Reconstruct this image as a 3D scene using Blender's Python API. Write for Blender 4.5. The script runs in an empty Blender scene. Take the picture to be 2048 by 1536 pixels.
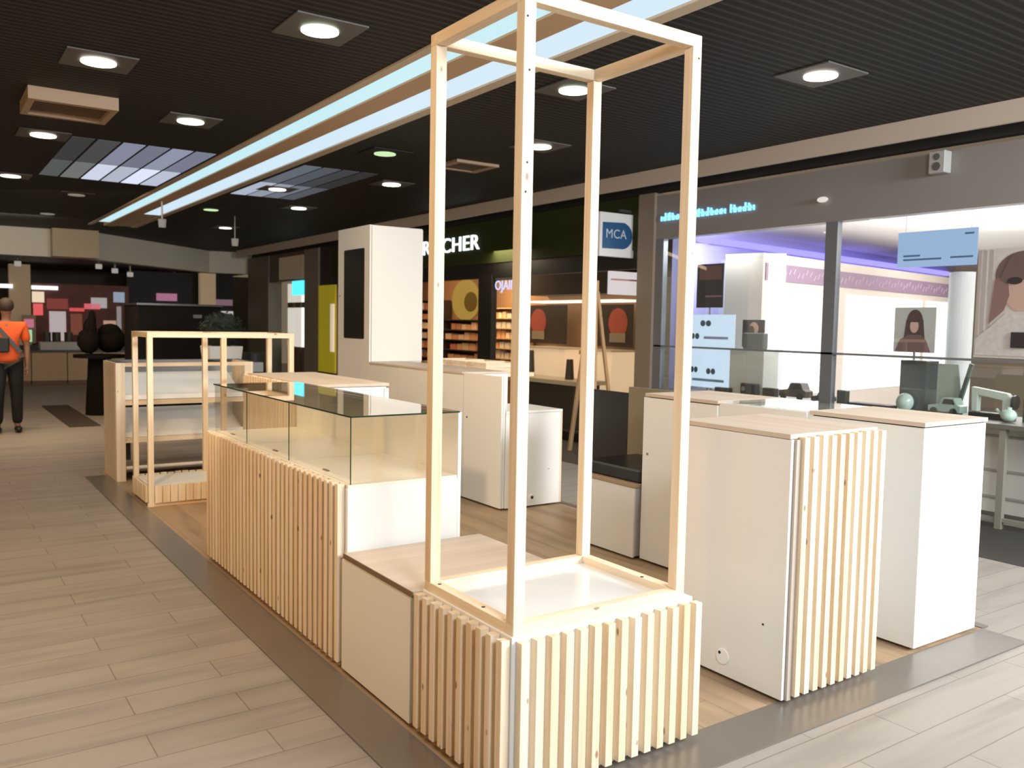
import bpy, bmesh, math, random
from mathutils import Vector, Matrix
random.seed(7)
S = bpy.context.scene
COL = S.collection
PI = math.pi

# ------------------------------------------------------------ camera
F_PX, PITCH, ROLL, YAW = 1723.72, .06944, .01866, .60330
cp, sp = math.cos(PITCH), math.sin(PITCH)
fw = Vector((math.sin(YAW) * cp, math.cos(YAW) * cp, -sp))
r0 = Vector((math.cos(YAW), -math.sin(YAW), 0)); u0 = r0.cross(fw)
rr = math.cos(ROLL) * r0 + math.sin(ROLL) * u0
uu = -math.sin(ROLL) * r0 + math.cos(ROLL) * u0
cd = bpy.data.cameras.new('camera'); cam = bpy.data.objects.new('camera', cd); COL.objects.link(cam)
M = Matrix((rr, uu, -fw)).transposed().to_4x4(); M.translation = Vector((0, 0, 1.55))
cam.matrix_world = M
cd.sensor_width = 36; cd.lens = F_PX / 2048 * 36; cd.clip_end = 120
cd.dof.use_dof = True; cd.dof.focus_distance = 4.1; cd.dof.aperture_fstop = cd.lens / 1000 / .009
S.camera = cam
S.cycles.transparent_max_bounces = 32

# ------------------------------------------------------------ world and exposure
W = bpy.data.worlds.new('world'); S.world = W; W.use_nodes = True
bg = W.node_tree.nodes['Background']; bg.inputs[0].default_value = (1.0, .76, .52, 1); bg.inputs[1].default_value = .15
S.view_settings.view_transform = 'Standard'; S.view_settings.look = 'None'
S.view_settings.exposure = .18; S.view_settings.gamma = 1; S.view_settings.use_curve_mapping = False


def lamp(name, kind, loc, target, energy, color, size=1.0, sizey=None, angle=None, blend=.6, rad=.08):
    l = bpy.data.lights.new(name, kind); o = bpy.data.objects.new(name, l); COL.objects.link(o)
    l.energy = energy; l.color = color; o.location = loc
    d = Vector(target) - Vector(loc); o.rotation_euler = d.to_track_quat('-Z', 'Y').to_euler()
    if kind == 'AREA':
        l.size = size
        if sizey: l.shape = 'RECTANGLE'; l.size_y = sizey
    if kind == 'SPOT':
        l.spot_size = angle; l.spot_blend = blend; l.shadow_soft_size = rad
    return o


CEIL = 3.3
WARM, NEU, COOL = (1, .74, .48), (1, .95, .88), (.86, .94, 1)
# added fill lamps at ceiling height, placed to brighten the kiosk and hall
lamp('ceiling_fill', 'AREA', (5.2, -2.4, 3.1), (3.3, 3.0, .8), 500, (1, .99, .985), 2.6, 1.0)
lamp('ceiling_fill', 'AREA', (6.5, -.8, 3.1), (4.6, 3.2, .6), 150, (.90, .97, 1), 1.4, .8)
lamp('ceiling_fill', 'AREA', (1.0, -1.0, 3.1), (3.6, 3.2, .9), 130, (.90, .96, 1), 1.0, .8)
lamp('ceiling_fill', 'AREA', (-2.6, 4.6, 3.1), (1.8, 5.0, .6), 125, (1, .60, .28), 1.2, 4.0)
lamp('fill_spot', 'SPOT', (0.0, 4.6, 3.15), (3.9, 7.4, .6), 250, (1, .72, .44), angle=math.radians(62), rad=.10)  # warm spot added to brighten the left faces of the inner counter row
lamp('ceiling_fill', 'AREA', (-.2, 4.2, 3.2), (-.1, 4.0, 0), 52, (1, .66, .34), .8, 4.0)
lamp('ceiling_fill', 'AREA', (1.2, 17.4, 3.15), (1.6, 20.0, 2.9), 11, (1, .86, .72), 1.5, .5)  # added to brighten the far bulkhead
lamp('ceiling_fill', 'AREA', (3.0, 5.4, 3.22), (3.0, 5.4, 0), 22, (1, .78, .50), .6, 5.0)
lamp('ceiling_fill', 'AREA', (1.6, 13.5, 3.22), (2.4, 14.5, 0), 150, (1, .72, .44), 2.0, 6.0)

# ------------------------------------------------------------ materials
MATS = {}


def nt_new(name):
    m = bpy.data.materials.new(name); m.use_nodes = True
    return m, m.node_tree.nodes, m.node_tree.links, m.node_tree.nodes['Principled BSDF']


def P(name, col, rough=.5, metal=0, spec=.5, emit=None, es=0, noise=0, nscale=20, bump=0):
    if name in MATS: return MATS[name]
    m, n, l, b = nt_new(name)
    b.inputs['Base Color'].default_value = (*col, 1); b.inputs['Roughness'].default_value = rough
    b.inputs['Metallic'].default_value = metal; b.inputs['Specular IOR Level'].default_value = spec
    if emit: b.inputs['Emission Color'].default_value = (*emit, 1); b.inputs['Emission Strength'].default_value = es
    if noise or bump:
        t = n.new('ShaderNodeTexCoord'); nz = n.new('ShaderNodeTexNoise'); nz.inputs['Scale'].default_value = nscale
        nz.inputs['Detail'].default_value = 4
        l.new(t.outputs['Object'], nz.inputs['Vector'])
        if noise:
            r = n.new('ShaderNodeMapRange'); r.inputs[3].default_value = 1 - noise; r.inputs[4].default_value = 1 + noise
            mx = n.new('ShaderNodeVectorMath'); mx.operation = 'SCALE'; mx.inputs[0].default_value = col
            l.new(nz.outputs[0], r.inputs[0]); l.new(r.outputs[0], mx.inputs['Scale']); l.new(mx.outputs[0], b.inputs['Base Color'])
        if bump:
            bp = n.new('ShaderNodeBump'); bp.inputs['Strength'].default_value = bump; bp.inputs['Distance'].default_value = .002
            l.new(nz.outputs[0], bp.inputs['Height']); l.new(bp.outputs[0], b.inputs['Normal'])
    MATS[name] = m
    return m


def WOODM(name, axis, c1, c2, knots=True, rough=.55, kscale=9.5, fine=45, strength=1.0):
    """procedural timber, grain running along axis (0,1,2)"""
    if name in MATS: return MATS[name]
    m, n, l, b = nt_new(name)
    b.inputs['Roughness'].default_value = rough; b.inputs['Specular IOR Level'].default_value = .3
    t = n.new('ShaderNodeTexCoord')

    def noise(sc, detail=3, dist=0):
        mp = n.new('ShaderNodeMapping'); mp.inputs['Scale'].default_value = sc
        l.new(t.outputs['Object'], mp.inputs[0])
        z = n.new('ShaderNodeTexNoise'); z.inputs['Scale'].default_value = 1; z.inputs['Detail'].default_value = detail
        z.inputs['Distortion'].default_value = dist
        l.new(mp.outputs[0], z.inputs['Vector']); return z.outputs[0]
    sc = [fine] * 3; sc[axis] = fine * .045
    g = noise(sc, 4, .4)
    sc = [11.0] * 3; sc[axis] = .35
    tone = noise(sc, 1)
    ad = n.new('ShaderNodeMath'); ad.operation = 'ADD'; l.new(g, ad.inputs[0]); l.new(tone, ad.inputs[1])
    rp = n.new('ShaderNodeMapRange'); rp.inputs[1].default_value = .72; rp.inputs[2].default_value = 1.3
    l.new(ad.outputs[0], rp.inputs[0])
    mx = n.new('ShaderNodeMix'); mx.data_type = 'RGBA'; mx.inputs[6].default_value = (*c1, 1); mx.inputs[7].default_value = (*c2, 1)
    l.new(rp.outputs[0], mx.inputs[0]); out = mx.outputs[2]
    if knots:
        mp = n.new('ShaderNodeMapping'); k = [kscale * 1.3] * 3; k[axis] = kscale * .62; mp.inputs['Scale'].default_value = k
        l.new(t.outputs['Object'], mp.inputs[0])
        v = n.new('ShaderNodeTexVoronoi'); v.inputs['Scale'].default_value = 1; l.new(mp.outputs[0], v.inputs['Vector'])
        r = n.new('ShaderNodeMapRange'); r.inputs[1].default_value = .055; r.inputs[2].default_value = .10
        r.inputs[3].default_value = 1; r.inputs[4].default_value = 0; l.new(v.outputs['Distance'], r.inputs[0])
        sx = n.new('ShaderNodeSeparateColor'); l.new(v.outputs['Color'], sx.inputs[0])
        gt = n.new('ShaderNodeMath'); gt.operation = 'GREATER_THAN'; gt.inputs[1].default_value = .30; l.new(sx.outputs[0], gt.inputs[0])
        mu = n.new('ShaderNodeMath'); mu.operation = 'MULTIPLY'; l.new(r.outputs[0], mu.inputs[0]); l.new(gt.outputs[0], mu.inputs[1])
        mu2 = n.new('ShaderNodeMath'); mu2.operation = 'MULTIPLY'; mu2.inputs[1].default_value = .75; l.new(mu.outputs[0], mu2.inputs[0])
        m2 = n.new('ShaderNodeMix'); m2.data_type = 'RGBA'; m2.inputs[7].default_value = (.20, .085, .03, 1)
        l.new(mu2.outputs[0], m2.inputs[0]); l.new(out, m2.inputs[6]); out = m2.outputs[2]
    l.new(out, b.inputs['Base Color'])
    bp = n.new('ShaderNodeBump'); bp.inputs['Strength'].default_value = .12; bp.inputs['Distance'].default_value = .001
    l.new(g, bp.inputs['Height']); l.new(bp.outputs[0], b.inputs['Normal'])
    MATS[name] = m
    return m


PC1, PC2 = (.90, .79, .62), (.76, .57, .37)
PINE = [WOODM('pine_' + 'xyz'[a], a, PC1, PC2) for a in range(3)]
OAK = [WOODM('oak_laminate_' + 'xyz'[a], a, (.67, .56, .46), (.59, .48, .39), knots=False, fine=26) for a in range(3)]
EDGE = P('laminate_edge', (.42, .29, .18), .5)
WHITE = P('white_laminate', (.84, .83, .80), .32, bump=.02, nscale=90)
WHITE_IN = P('white_board', (.82, .81, .77), .45)
BLACK = P('black_gloss', (.006, .006, .006), .25)
DARKHOLE = P('dark_cavity', (.02, .015, .01), .8)
STEEL = P('brushed_steel', (.14, .135, .13), .4, .8)
BLKUP = P('black_upholstery', (.012, .010, .010), .32, bump=.15, nscale=120)


def glass(name, tint=(.86, .93, .88), refl_r=0.0):
    if name in MATS: return MATS[name]
    m = bpy.data.materials.new(name); m.use_nodes = True; n = m.node_tree.nodes; l = m.node_tree.links; n.clear()
    o = n.new('ShaderNodeOutputMaterial'); tr = n.new('ShaderNodeBsdfTransparent'); tr.inputs[0].default_value = (*tint, 1)
    g = n.new('ShaderNodeBsdfGlossy'); g.inputs['Roughness'].default_value = refl_r; g.inputs[0].default_value = (1, 1, 1, 1)
    f = n.new('ShaderNodeLayerWeight'); f.inputs[0].default_value = .5; mx = n.new('ShaderNodeMixShader')
    pw_ = n.new('ShaderNodeMath'); pw_.operation = 'POWER'; pw_.inputs[1].default_value = 5; l.new(f.outputs['Facing'], pw_.inputs[0])
    ma = n.new('ShaderNodeMath'); ma.operation = 'MULTIPLY_ADD'; ma.inputs[1].default_value = .94; ma.inputs[2].default_value = .045
    l.new(pw_.outputs[0], ma.inputs[0]); l.new(ma.outputs[0], mx.inputs[0]); l.new(tr.outputs[0], mx.inputs[1]); l.new(g.outputs[0], mx.inputs[2]); l.new(mx.outputs[0], o.inputs[0])
    MATS[name] = m
    return m


GLASS = glass('clear_glass', (.988, .988, .978)); GLASSTOP = glass('top_glass', (.95, .96, .94))
GEDGE = P('glass_edge', (.02, .05, .035), .15)
SHOPGLASS = glass('shop_glass', (.95, .97, .97))


def floor_mat(name, c1, c2, bw, bh, axis, mortar, mc, rough, streak=.5):
    m, n, l, b = nt_new(name)
    t = n.new('ShaderNodeTexCoord'); mp = n.new('ShaderNodeMapping')
    if axis == 1: mp.inputs['Rotation'].default_value = (0, 0, PI / 2)
    l.new(t.outputs['Object'], mp.inputs[0])
    br = n.new('ShaderNodeTexBrick'); br.inputs['Scale'].default_value = 1; br.offset = .37; br.offset_frequency = 2
    br.inputs['Brick Width'].default_value = bw; br.inputs['Row Height'].default_value = bh
    br.inputs['Mortar Size'].default_value = mortar; br.inputs['Mortar Smooth'].default_value = .3
    br.inputs['Color1'].default_value = (*c1, 1); br.inputs['Color2'].default_value = (*c2, 1); br.inputs['Mortar'].default_value = (*mc, 1)
    br.inputs['Bias'].default_value = .1
    l.new(mp.outputs[0], br.inputs['Vector'])
    mp2 = n.new('ShaderNodeMapping'); mp2.inputs['Scale'].default_value = (.9, 7, 1); l.new(mp.outputs[0], mp2.inputs[0])
    z = n.new('ShaderNodeTexNoise'); z.inputs['Scale'].default_value = 1; z.inputs['Detail'].default_value = 3; z.inputs['Distortion'].default_value = .5
    l.new(mp2.outputs[0], z.inputs['Vector'])
    r = n.new('ShaderNodeMapRange'); r.inputs[1].default_value = .32; r.inputs[2].default_value = .55
    r.inputs[3].default_value = streak; r.inputs[4].default_value = 1; l.new(z.outputs[0], r.inputs[0])
    v = n.new('ShaderNodeVectorMath'); v.operation = 'SCALE'; l.new(br.outputs[0], v.inputs[0]); l.new(r.outputs[0], v.inputs['Scale'])
    l.new(v.outputs[0], b.inputs['Base Color']); b.inputs['Roughness'].default_value = rough
    b.inputs['Specular IOR Level'].default_value = .2
    bp = n.new('ShaderNodeBump'); bp.inputs['Strength'].default_value = .2; bp.inputs['Distance'].default_value = .001
    l.new(br.outputs['Fac'], bp.inputs['Height']); bp.invert = True; l.new(bp.outputs[0], b.inputs['Normal'])
    MATS[name] = m
    return m


TILE = floor_mat('mall_floor_tile', (.37, .335, .30), (.34, .305, .27), 1.05, .195, 0, .003, (.22, .19, .16), .42, .80)
LAMI = floor_mat('kiosk_laminate', (.44, .31, .20), (.37, .26, .165), 1.2, .19, 1, .0015, (.2, .13, .08), .5, .7)


def ceiling_mat():
    m, n, l, b = nt_new('ribbed_ceiling')
    t = n.new('ShaderNodeTexCoord')
    sx = n.new('ShaderNodeSeparateXYZ'); l.new(t.outputs['Object'], sx.inputs[0])
    mu = n.new('ShaderNodeMath'); mu.operation = 'MULTIPLY'; mu.inputs[1].default_value = 2 * PI / .075; l.new(sx.outputs[1], mu.inputs[0])
    si = n.new('ShaderNodeMath'); si.operation = 'SINE'; l.new(mu.outputs[0], si.inputs[0])
    r = n.new('ShaderNodeMapRange'); r.inputs[1].default_value = .2; r.inputs[2].default_value = .9
    l.new(si.outputs[0], r.inputs[0])
    mx = n.new('ShaderNodeMix'); mx.data_type = 'RGBA'; mx.inputs[6].default_value = (.022, .021, .020, 1); mx.inputs[7].default_value = (.058, .057, .056, 1)
    l.new(r.outputs[0], mx.inputs[0]); l.new(mx.outputs[2], b.inputs['Base Color']); b.inputs['Roughness'].default_value = .6; b.inputs['Specular IOR Level'].default_value = .12
    MATS['ceil'] = m
    return m


CEILM = ceiling_mat()
CREAM = P('cream_plaster', (.55, .47, .38), .6, noise=.05)
GREYW = P('grey_fascia', (.27, .25, .245), .4)
GREENS = P('green_fascia', (.035, .045, .014), .8, spec=.15)
DARKW = P('dark_wall', (.030, .024, .018), .6)
BROWNW = P('brown_wall', (.16, .11, .07), .6)
TAUPE = P('taupe_pilaster', (.26, .215, .165), .55)
ALU = P('aluminium', (.55, .55, .56), .3, 1)


def E(name, col, s):
    return P(name, (.03, .03, .03), .5, emit=col, es=s)


# ------------------------------------------------------------ builders
def wloc(o):
    v = Vector((0, 0, 0))
    while o is not None: v += o.location; o = o.parent
    return v


class MB:
    def __init__(s): s.v = []; s.f = []

    def box(s, x0, x1, y0, y1, z0, z1, M=None):
        k = len(s.v)
        for x, y, z in ((x0, y0, z0), (x1, y0, z0), (x1, y1, z0), (x0, y1, z0), (x0, y0, z1), (x1, y0, z1), (x1, y1, z1), (x0, y1, z1)):
            p = Vector((x, y, z)); s.v.append(M @ p if M else p)
        s.f += [tuple(k + i for i in q) for q in ((0, 3, 2, 1), (4, 5, 6, 7), (0, 1, 5, 4), (1, 2, 6, 5), (2, 3, 7, 6), (3, 0, 4, 7))]
        return s

    def prism(s, pts, axis, a, b, M=None):
        """polygon pts (2-D) extruded along axis from a to b"""
        k = len(s.v); n = len(pts)
        for t in (a, b):
            for p, q in pts:
                c = [0, 0, 0]; o = [i for i in range(3) if i != axis]; c[axis] = t; c[o[0]] = p; c[o[1]] = q
                c = Vector(c); s.v.append(M @ c if M else c)
        s.f.append(tuple(range(k, k + n))[::-1]); s.f.append(tuple(range(k + n, k + 2 * n)))
        for i in range(n): j = (i + 1) % n; s.f.append((k + i, k + j, k + n + j, k + n + i))
        return s

    def cyl(s, c, r, h, axis=2, n=24, r2=None):
        r2 = r if r2 is None else r2; k = len(s.v); o = [i for i in range(3) if i != axis]
        for t, q in ((0, r), (h, r2)):
            for i in range(n):
                p = [c[0], c[1], c[2]]; p[axis] += t; a = 2 * PI * i / n
                p[o[0]] += q * math.cos(a); p[o[1]] += q * math.sin(a); s.v.append(Vector(p))
        s.f.append(tuple(range(k, k + n))[::-1]); s.f.append(tuple(range(k + n, k + 2 * n)))
        for i in range(n): j = (i + 1) % n; s.f.append((k + i, k + j, k + n + j, k + n + i))
        return s

    def bar(s, a, b, w, d=None):
        a, b = Vector(a), Vector(b); d = d or w; z = (b - a); L = z.length; z.normalize()
        x = z.cross(Vector((0, 1, 0)));
        if x.length < .1: x = Vector((1, 0, 0))
        x.normalize(); y = z.cross(x); Mx = Matrix((x, y, z)).transposed().to_4x4(); Mx.translation = a
        return s.box(-w / 2, w / 2, -d / 2, d / 2, 0, L, Mx)

    def ball(s, c, r, n=14, m=9, sc=(1, 1, 1), jit=0):
        k = len(s.v); R = random
        for j in range(m + 1):
            th = PI * j / m
            for i in range(n):
                a = 2 * PI * i / n; q = r * (1 + (R.uniform(-jit, jit) if 0 < j < m else 0))
                s.v.append(Vector((c[0] + sc[0] * q * math.sin(th) * math.cos(a), c[1] + sc[1] * q * math.sin(th) * math.sin(a), c[2] + sc[2] * q * math.cos(th))))
        for j in range(m):
            for i in range(n):
                i2 = (i + 1) % n; s.f.append((k + j * n + i, k + (j + 1) * n + i, k + (j + 1) * n + i2, k + j * n + i2))
        return s

    def build(s, name, mat, parent=None, bevel=0, smooth=False, loc=None):
        off = wloc(parent) if parent else Vector(loc or (0, 0, 0))
        me = bpy.data.meshes.new(name); me.from_pydata([tuple(v - off) for v in s.v], [], s.f)
        bm = bmesh.new(); bm.from_mesh(me); bmesh.ops.recalc_face_normals(bm, faces=bm.faces)
        if bevel: bmesh.ops.bevel(bm, geom=list(bm.edges), offset=bevel, segments=1, affect='EDGES', profile=.5)
        bm.to_mesh(me); bm.free()
        if smooth:
            for p in me.polygons: p.use_smooth = True
        me.materials.append(mat); o = bpy.data.objects.new(name, me); COL.objects.link(o)
        if parent: o.parent = parent
        else: o.location = off
        return o


def tag(o, label, cat, group=None, kind=None):
    o['label'] = label; o['category'] = cat
    if group: o['group'] = group
    if kind: o['kind'] = kind
    return o


def thing(name, loc, label, cat, group=None):
    o = bpy.data.objects.new(name, None); COL.objects.link(o); o.location = loc; o.empty_display_size = .1
    return tag(o, label, cat, group)


def struct(name, mb, mat, label=None, parent=None, **k):
    o = mb.build(name, mat, parent, **k)
    if not parent: o['kind'] = 'structure'
    if label: o['label'] = label
    return o


def B(*a, **k): return MB().box(*a, **k)


def text_obj(name, txt, size, mat, parent, origin, xdir, updir, depth=.02, xscale=1.0):
    c = bpy.data.curves.new(name, 'FONT'); c.body = txt; c.size = size; c.extrude = depth; c.space_character = 1.05
    t = bpy.data.objects.new('tmp', c); COL.objects.link(t)
    dg = bpy.context.evaluated_depsgraph_get(); me = bpy.data.meshes.new_from_object(t.evaluated_get(dg))
    bpy.data.objects.remove(t, do_unlink=True)
    x = Vector(xdir).normalized(); u = Vector(updir).normalized(); z = x.cross(u)
    Mx = Matrix((x * xscale, u, z)).transposed().to_4x4(); Mx.translation = Vector(origin) - wloc(parent)
    me.transform(Mx); me.materials.clear(); me.materials.append(mat); me.name = name
    o = bpy.data.objects.new(name, me); COL.objects.link(o); o.parent = parent
    return o


def copy_tree(o, parent=None):
    c = o.copy(); COL.objects.link(c)
    if parent: c.parent = parent
    for ch in list(o.children): copy_tree(ch, c)
    return c


# ============================================================ THE SETTING
struct('floor', B(-5, 12, -5, 30, -.1, 0), TILE, 'wood-look tile floor of the shopping concourse')
struct('floor', B(1.46, 4.56, 2.22, 9.35, 0, .004), LAMI, 'warm wood laminate floor inside the kiosk')
struct('floor', B(6.02, 7.2, -4, 17.8, 0, .004), P('charcoal_floor', (.045, .042, .038), .45), 'dark grey floor band along the shopfronts')
MS = P('metal_floor_strip', (.235, .21, .185), .30, .5, noise=.12, nscale=3)
struct('trim_1', B(1.29, 1.49, 2.0, 9.1, 0, .008), MS, 'brushed metal floor strip along the left side of the kiosk')
struct('trim_2', B(1.29, 4.55, 2.0, 2.225, 0, .0075), MS, 'brushed metal floor strip along the front of the kiosk')
struct('trim_3', B(4.56, 4.62, 2.23, 9.1, 0, .008), MS, 'thin metal floor strip on the right side of the kiosk')

# ceiling in pieces around the light trough and skylight panes
TX0, TX1, TY1 = 2.70, 3.56, 18.2
mb = MB()
mb.box(-5, TX0, -5, 30, CEIL, CEIL + .05); mb.box(TX1, 7.4, -5, 30, CEIL, CEIL + .05); mb.box(TX0, TX1, TY1, 30, CEIL, CEIL + .05)
struct('ceiling', mb, CEILM, 'dark ribbed metal ceiling')
mb = MB(); mb.box(TX0, TX0 + .07, -5, TY1, CEIL - .015, CEIL + .05); mb.box(TX1 - .10, TX1, -5, TY1, CEIL - .015, CEIL + .05)
struct('trim_4', mb, P('trough_lip', (.62, .52, .38), .5), 'beige edges of the long ceiling light trough')
struct('trim_5', B(2.97, 3.18, -5, TY1, CEIL - .015, CEIL + .05), P('trough_boxing', (.60, .42, .26), .6), 'beige boxing running along the middle of the light trough')
lt = thing('trough_light', (3.1, 6, CEIL + .02), 'long blue-white strip lights in the beige ceiling trough', 'ceiling light')
MB().box(TX0 + .07, 2.97, -5, TY1 - .6, CEIL, CEIL + .03).build('narrow_strip', E('blue_white_strip_a', (.50, .74, .80), 1.0), lt)
MB().box(3.18, TX1 - .10, -5, TY1 - 2.4, CEIL, CEIL + .03).build('wide_strip', E('blue_white_strip_b', (.54, .68, .78), 1.05), lt)
MB().box(3.18, TX1 - .10, TY1 - 2.4, TY1, CEIL, CEIL + .03).build('end_cover', P('trough_lip', (.62, .52, .38), .5), lt)

# far junction box of the trough and the angled bulkheads
struct('wall_far', MB().prism([(-5, 20.1), (2.98, 19.84), (6.28, 23.1), (7.4, 22.9), (7.4, 23.2), (6.2, 23.4), (2.9, 20.1), (-5, 20.4)], 2, 2.74, CEIL), P('grey_bulkhead', (.70, .67, .57), .6), 'pale bulkhead at the far end of the hall')
struct('trim_6', B(2.25, 3.1, 19.55, 19.85, 2.74, CEIL - .001), P('cream_brown', (.46, .38, .26), .6), 'cream box where the light trough meets the bulkhead')
struct('ceiling', MB().prism([(-5, 20.4), (2.9, 20.1), (6.2, 23.4), (7.4, 23.2), (7.4, 30), (-5, 30)], 2, 2.76, 2.8), P('far_ceiling', (.05, .042, .035), .6), 'low dark ceiling beyond the bulkhead')
struct('wall_back', B(-5, 8.5, 26, 26.1, 0, 2.8), P('far_wall', (.09, .07, .055), .7, noise=.3, nscale=1.2), 'dim wall at the far end')

# right side: cornice strip, fascias, pilasters
struct('trim_7', B(6.80, 6.83, -5, 22.5, 3.13, CEIL + .02), P('cornice', (.60, .52, .45), .5), 'pale cornice strip along the right edge of the ceiling')
struct('wall_right', B(7.2, 7.34, -5, 7.52, 2.58, 3.08), GREYW, 'glossy grey fascia above the optician window')
struct('wall_right', B(7.16, 7.199, 7.51, 7.78, 0, 3.12), TAUPE, 'taupe front face of the pilaster')
struct('wall_right', B(7.2, 7.34, 7.525, 7.775, 0, 3.12), TAUPE, 'taupe pilaster between optician and cosmetics shop')
struct('wall_right', B(7.2, 7.34, 7.78, 17.2, 2.47, 3.12), GREENS, 'dark green fascia of the cosmetics shop')
struct('wall_right', B(7.22, 7.34, 7.78, 17.2, 2.25, 2.47), P('black_band', (.008, .008, .006), .5), 'black band under the green fascia')
struct('wall_right', B(7.16, 7.4, 17.86, 18.68, 0, 3.12), TAUPE, 'taupe pilaster past the yellow panel')
struct('wall_right', B(7.16, 7.5, 21.1, 22.7, 0, 3.12), P('grey_pillar', (.16, .15, .115), .6), 'grey green pillar at the far end of the right side')
struct('wall_right', B(7.2, 7.34, 18.68, 21.1, 2.46, 3.12), P('brown_fascia', (.13, .10, .07), .6), 'brown wall above the small white-lit shop')
struct('wall_right', B(7.2, 7.3, 17.2, 17.86, 2.3, 3.12), DARKW, 'dark olive panel above the yellow panel')
struct('trim_8', B(7.15, 7.3, 7.78, 17.2, 0, .12), P('black_plinth', (.012, .010, .008), .4), 'black plinth along the cosmetics shop')
# door posts of the cosmetics shop
struct('trim_9', B(7.2, 7.3, 11.05, 11.42, 0, 2.3), P('black_post', (.015, .012, .009), .5), 'black post in the cosmetics shopfront')
# optician mullions and glass
mb = MB(); mb.box(7.2, 7.27, 5.06, 5.19, .0, 2.58); mb.box(7.2, 7.27, 1.2, 1.3, .0, 2.58); mb.box(7.2, 7.27, 7.38, 7.51, 0, 2.58)
mb.box(7.2, 7.25, -4, 7.5, 1.315, 1.335)
struct('window_1', mb, P('mullion_grey', (.20, .21, .235), .4, .3), 'aluminium frame of the optician shop window')
struct('window_2', B(7.225, 7.235, -4, 7.45, .84, 2.58), SHOPGLASS, 'large glass pane of the optician shop')
struct('wall_right', B(7.2, 7.3, -5, 22.5, 3.13, CEIL), P('painted_recess', (.025, .025, .025), .7), 'wall coloured dark as the shaded gap between cornice strip and shop fascias')  # wall put in and coloured dark so the gap looks shaded
# dividing wall and optician interior shell
a45 = math.radians(46.7)
MD = Matrix.Translation((7.3, 7.74, 0)) @ Matrix.Rotation(a45, 4, 'Z')
struct('wall_divider', B(0, 5.5, -.05, .05, 0, 3.04, M=MD), P('pale_wall', (.62, .70, .72), .5, emit=(.80, .95, 1), es=.0), 'pale wall between optician and cosmetics shop')
struct('ceiling', B(7.34, 18, -5, 16, 2.82, 2.88), P('shop_ceiling', (.80, .76, .73), .6), 'white ceiling of the optician shop')
a9 = math.radians(9); ca, sa = math.cos(a9), math.sin(a9)
C0 = Vector((8.0, 6.58, 0))
MW = Matrix.Translation(C0) @ Matrix.Rotation(a9, 4, 'Z')
struct('wall_optician_back', B(-.1, 9, 1.1, 1.2, 0, 2.82, M=MW), P('violet_wall', (.40, .36, .62), .6), 'violet wall behind the eyewear display')
struct('wall_optician_side', B(8.4, 18, -2.2, -2.1, 0, 2.82), P('pale_wall2', (.80, .80, .80), .5), 'white side wall of the optician shop')
struct('floor', B(7.34, 18, -2.1, 12, 0, .02), P('shop_floor', (.5, .48, .45), .3), 'pale floor of the optician shop')
# cosmetics shop shell
struct('wall_cosmetics_back', B(9.2, 9.3, 9.85, 18.4, 0, 3.1), P('warm_brown_wall', (.30, .17, .085), .6), 'warm brown back wall of the cosmetics shop')
struct('wall_cosmetics_end', B(7.35, 9.3, 17.3, 17.4, 0, 3.1), BROWNW, 'end wall of the cosmetics shop')
struct('ceiling', B(7.34, 9.3, 7.9, 17.3, 3.06, 3.1), P('cosmetics_ceiling', (.35, .22, .13), .6), 'brown ceiling of the cosmetics shop')
struct('floor', B(7.34, 9.2, 9.9, 17.3, 0, .02), P('cosmetics_floor', (.25, .15, .09), .4), 'brown floor of the cosmetics shop')
struct('wall_white_shop', B(8.3, 8.4, 18.4, 21.4, 0, 2.6), P('dim_wall', (.16, .14, .11), .6), 'back wall of the small white-lit shop')

# ------------------------------------------------------------ ceiling fittings
RIM = P('light_rim', (.10, .095, .09), .5)
DL = [(1.06, 6.6, 0), (2.03, 5.05, 1), (2.03, 8.04, 1), (1.04, 9.58, 0), (1.0, 12.63, 2), (5.14, 3.80, 0), (4.05, 5.14, 1), (5.06, 6.94, 0), (4.03, 8.25, 3),
      (4.99, 10.02, 0), (4.0, 11.42, 2), (4.93, 13.1, 0), (3.91, 14.27, 3), (4.9, 16.9, 2), (1.92, 13.92, 4), (1.87, 16.84, 4), (1.0, 3.5, 0), (4.05, 2.1, 1), (5.1, .7, 0)]
DC = [((1, .88, .74), 7), ((.86, 1, .72), 5), ((1, .85, .72), 3.0), ((.5, .72, .38), 1.1), ((.35, .33, .25), .5)]
DN = ['bright warm white', 'bright greenish white', 'dimmer warm white', 'dim green tinted', 'switched off grey']
for i, (x, y, k) in enumerate(DL):
    d = thing('recessed_ceiling_light', (x, y, CEIL), '', 'ceiling light', 'recessed lights in the dark ribbed ceiling')
    side = 'left' if x < 3 else 'right'
    rows = sorted([q[1] for q in DL if (q[0] < 3) == (x < 3) and q[1] > 3.6]); pos = rows.index(y) + 1 if y in rows else 0
    ordn = ['', 'nearest', 'second nearest', 'third nearest', 'fourth nearest', 'fifth nearest', 'sixth nearest', 'seventh nearest', 'eighth nearest', 'ninth nearest', 'farthest'][pos]
    d['label'] = ('%s round ceiling light, %s of those %s of the trough' % (DN[k], ordn, side)) if pos else '%s round ceiling light above the front walkway %s of the trough' % (DN[k], side)
    MB().box(x - .22, x + .22, y - .22, y + .22, CEIL - .012, CEIL - .002).build('square_plate', RIM if k < 3 else CEILM, d)
    MB().cyl((x, y, CEIL - .022), .112, .012, n=28).build('lamp_disc', E('lamp_glow_%d' % k, *DC[k]), d)
    if k < 3:
        c = [(1, .82, .60), (.97, 1, .82), (1, .78, .55)][k]
        lamp('downlight_beam', 'SPOT', (x, y, CEIL - .04), (x, y, 0), 30 if y < 9 else 36, c, angle=math.radians(115), rad=.12)
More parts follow.
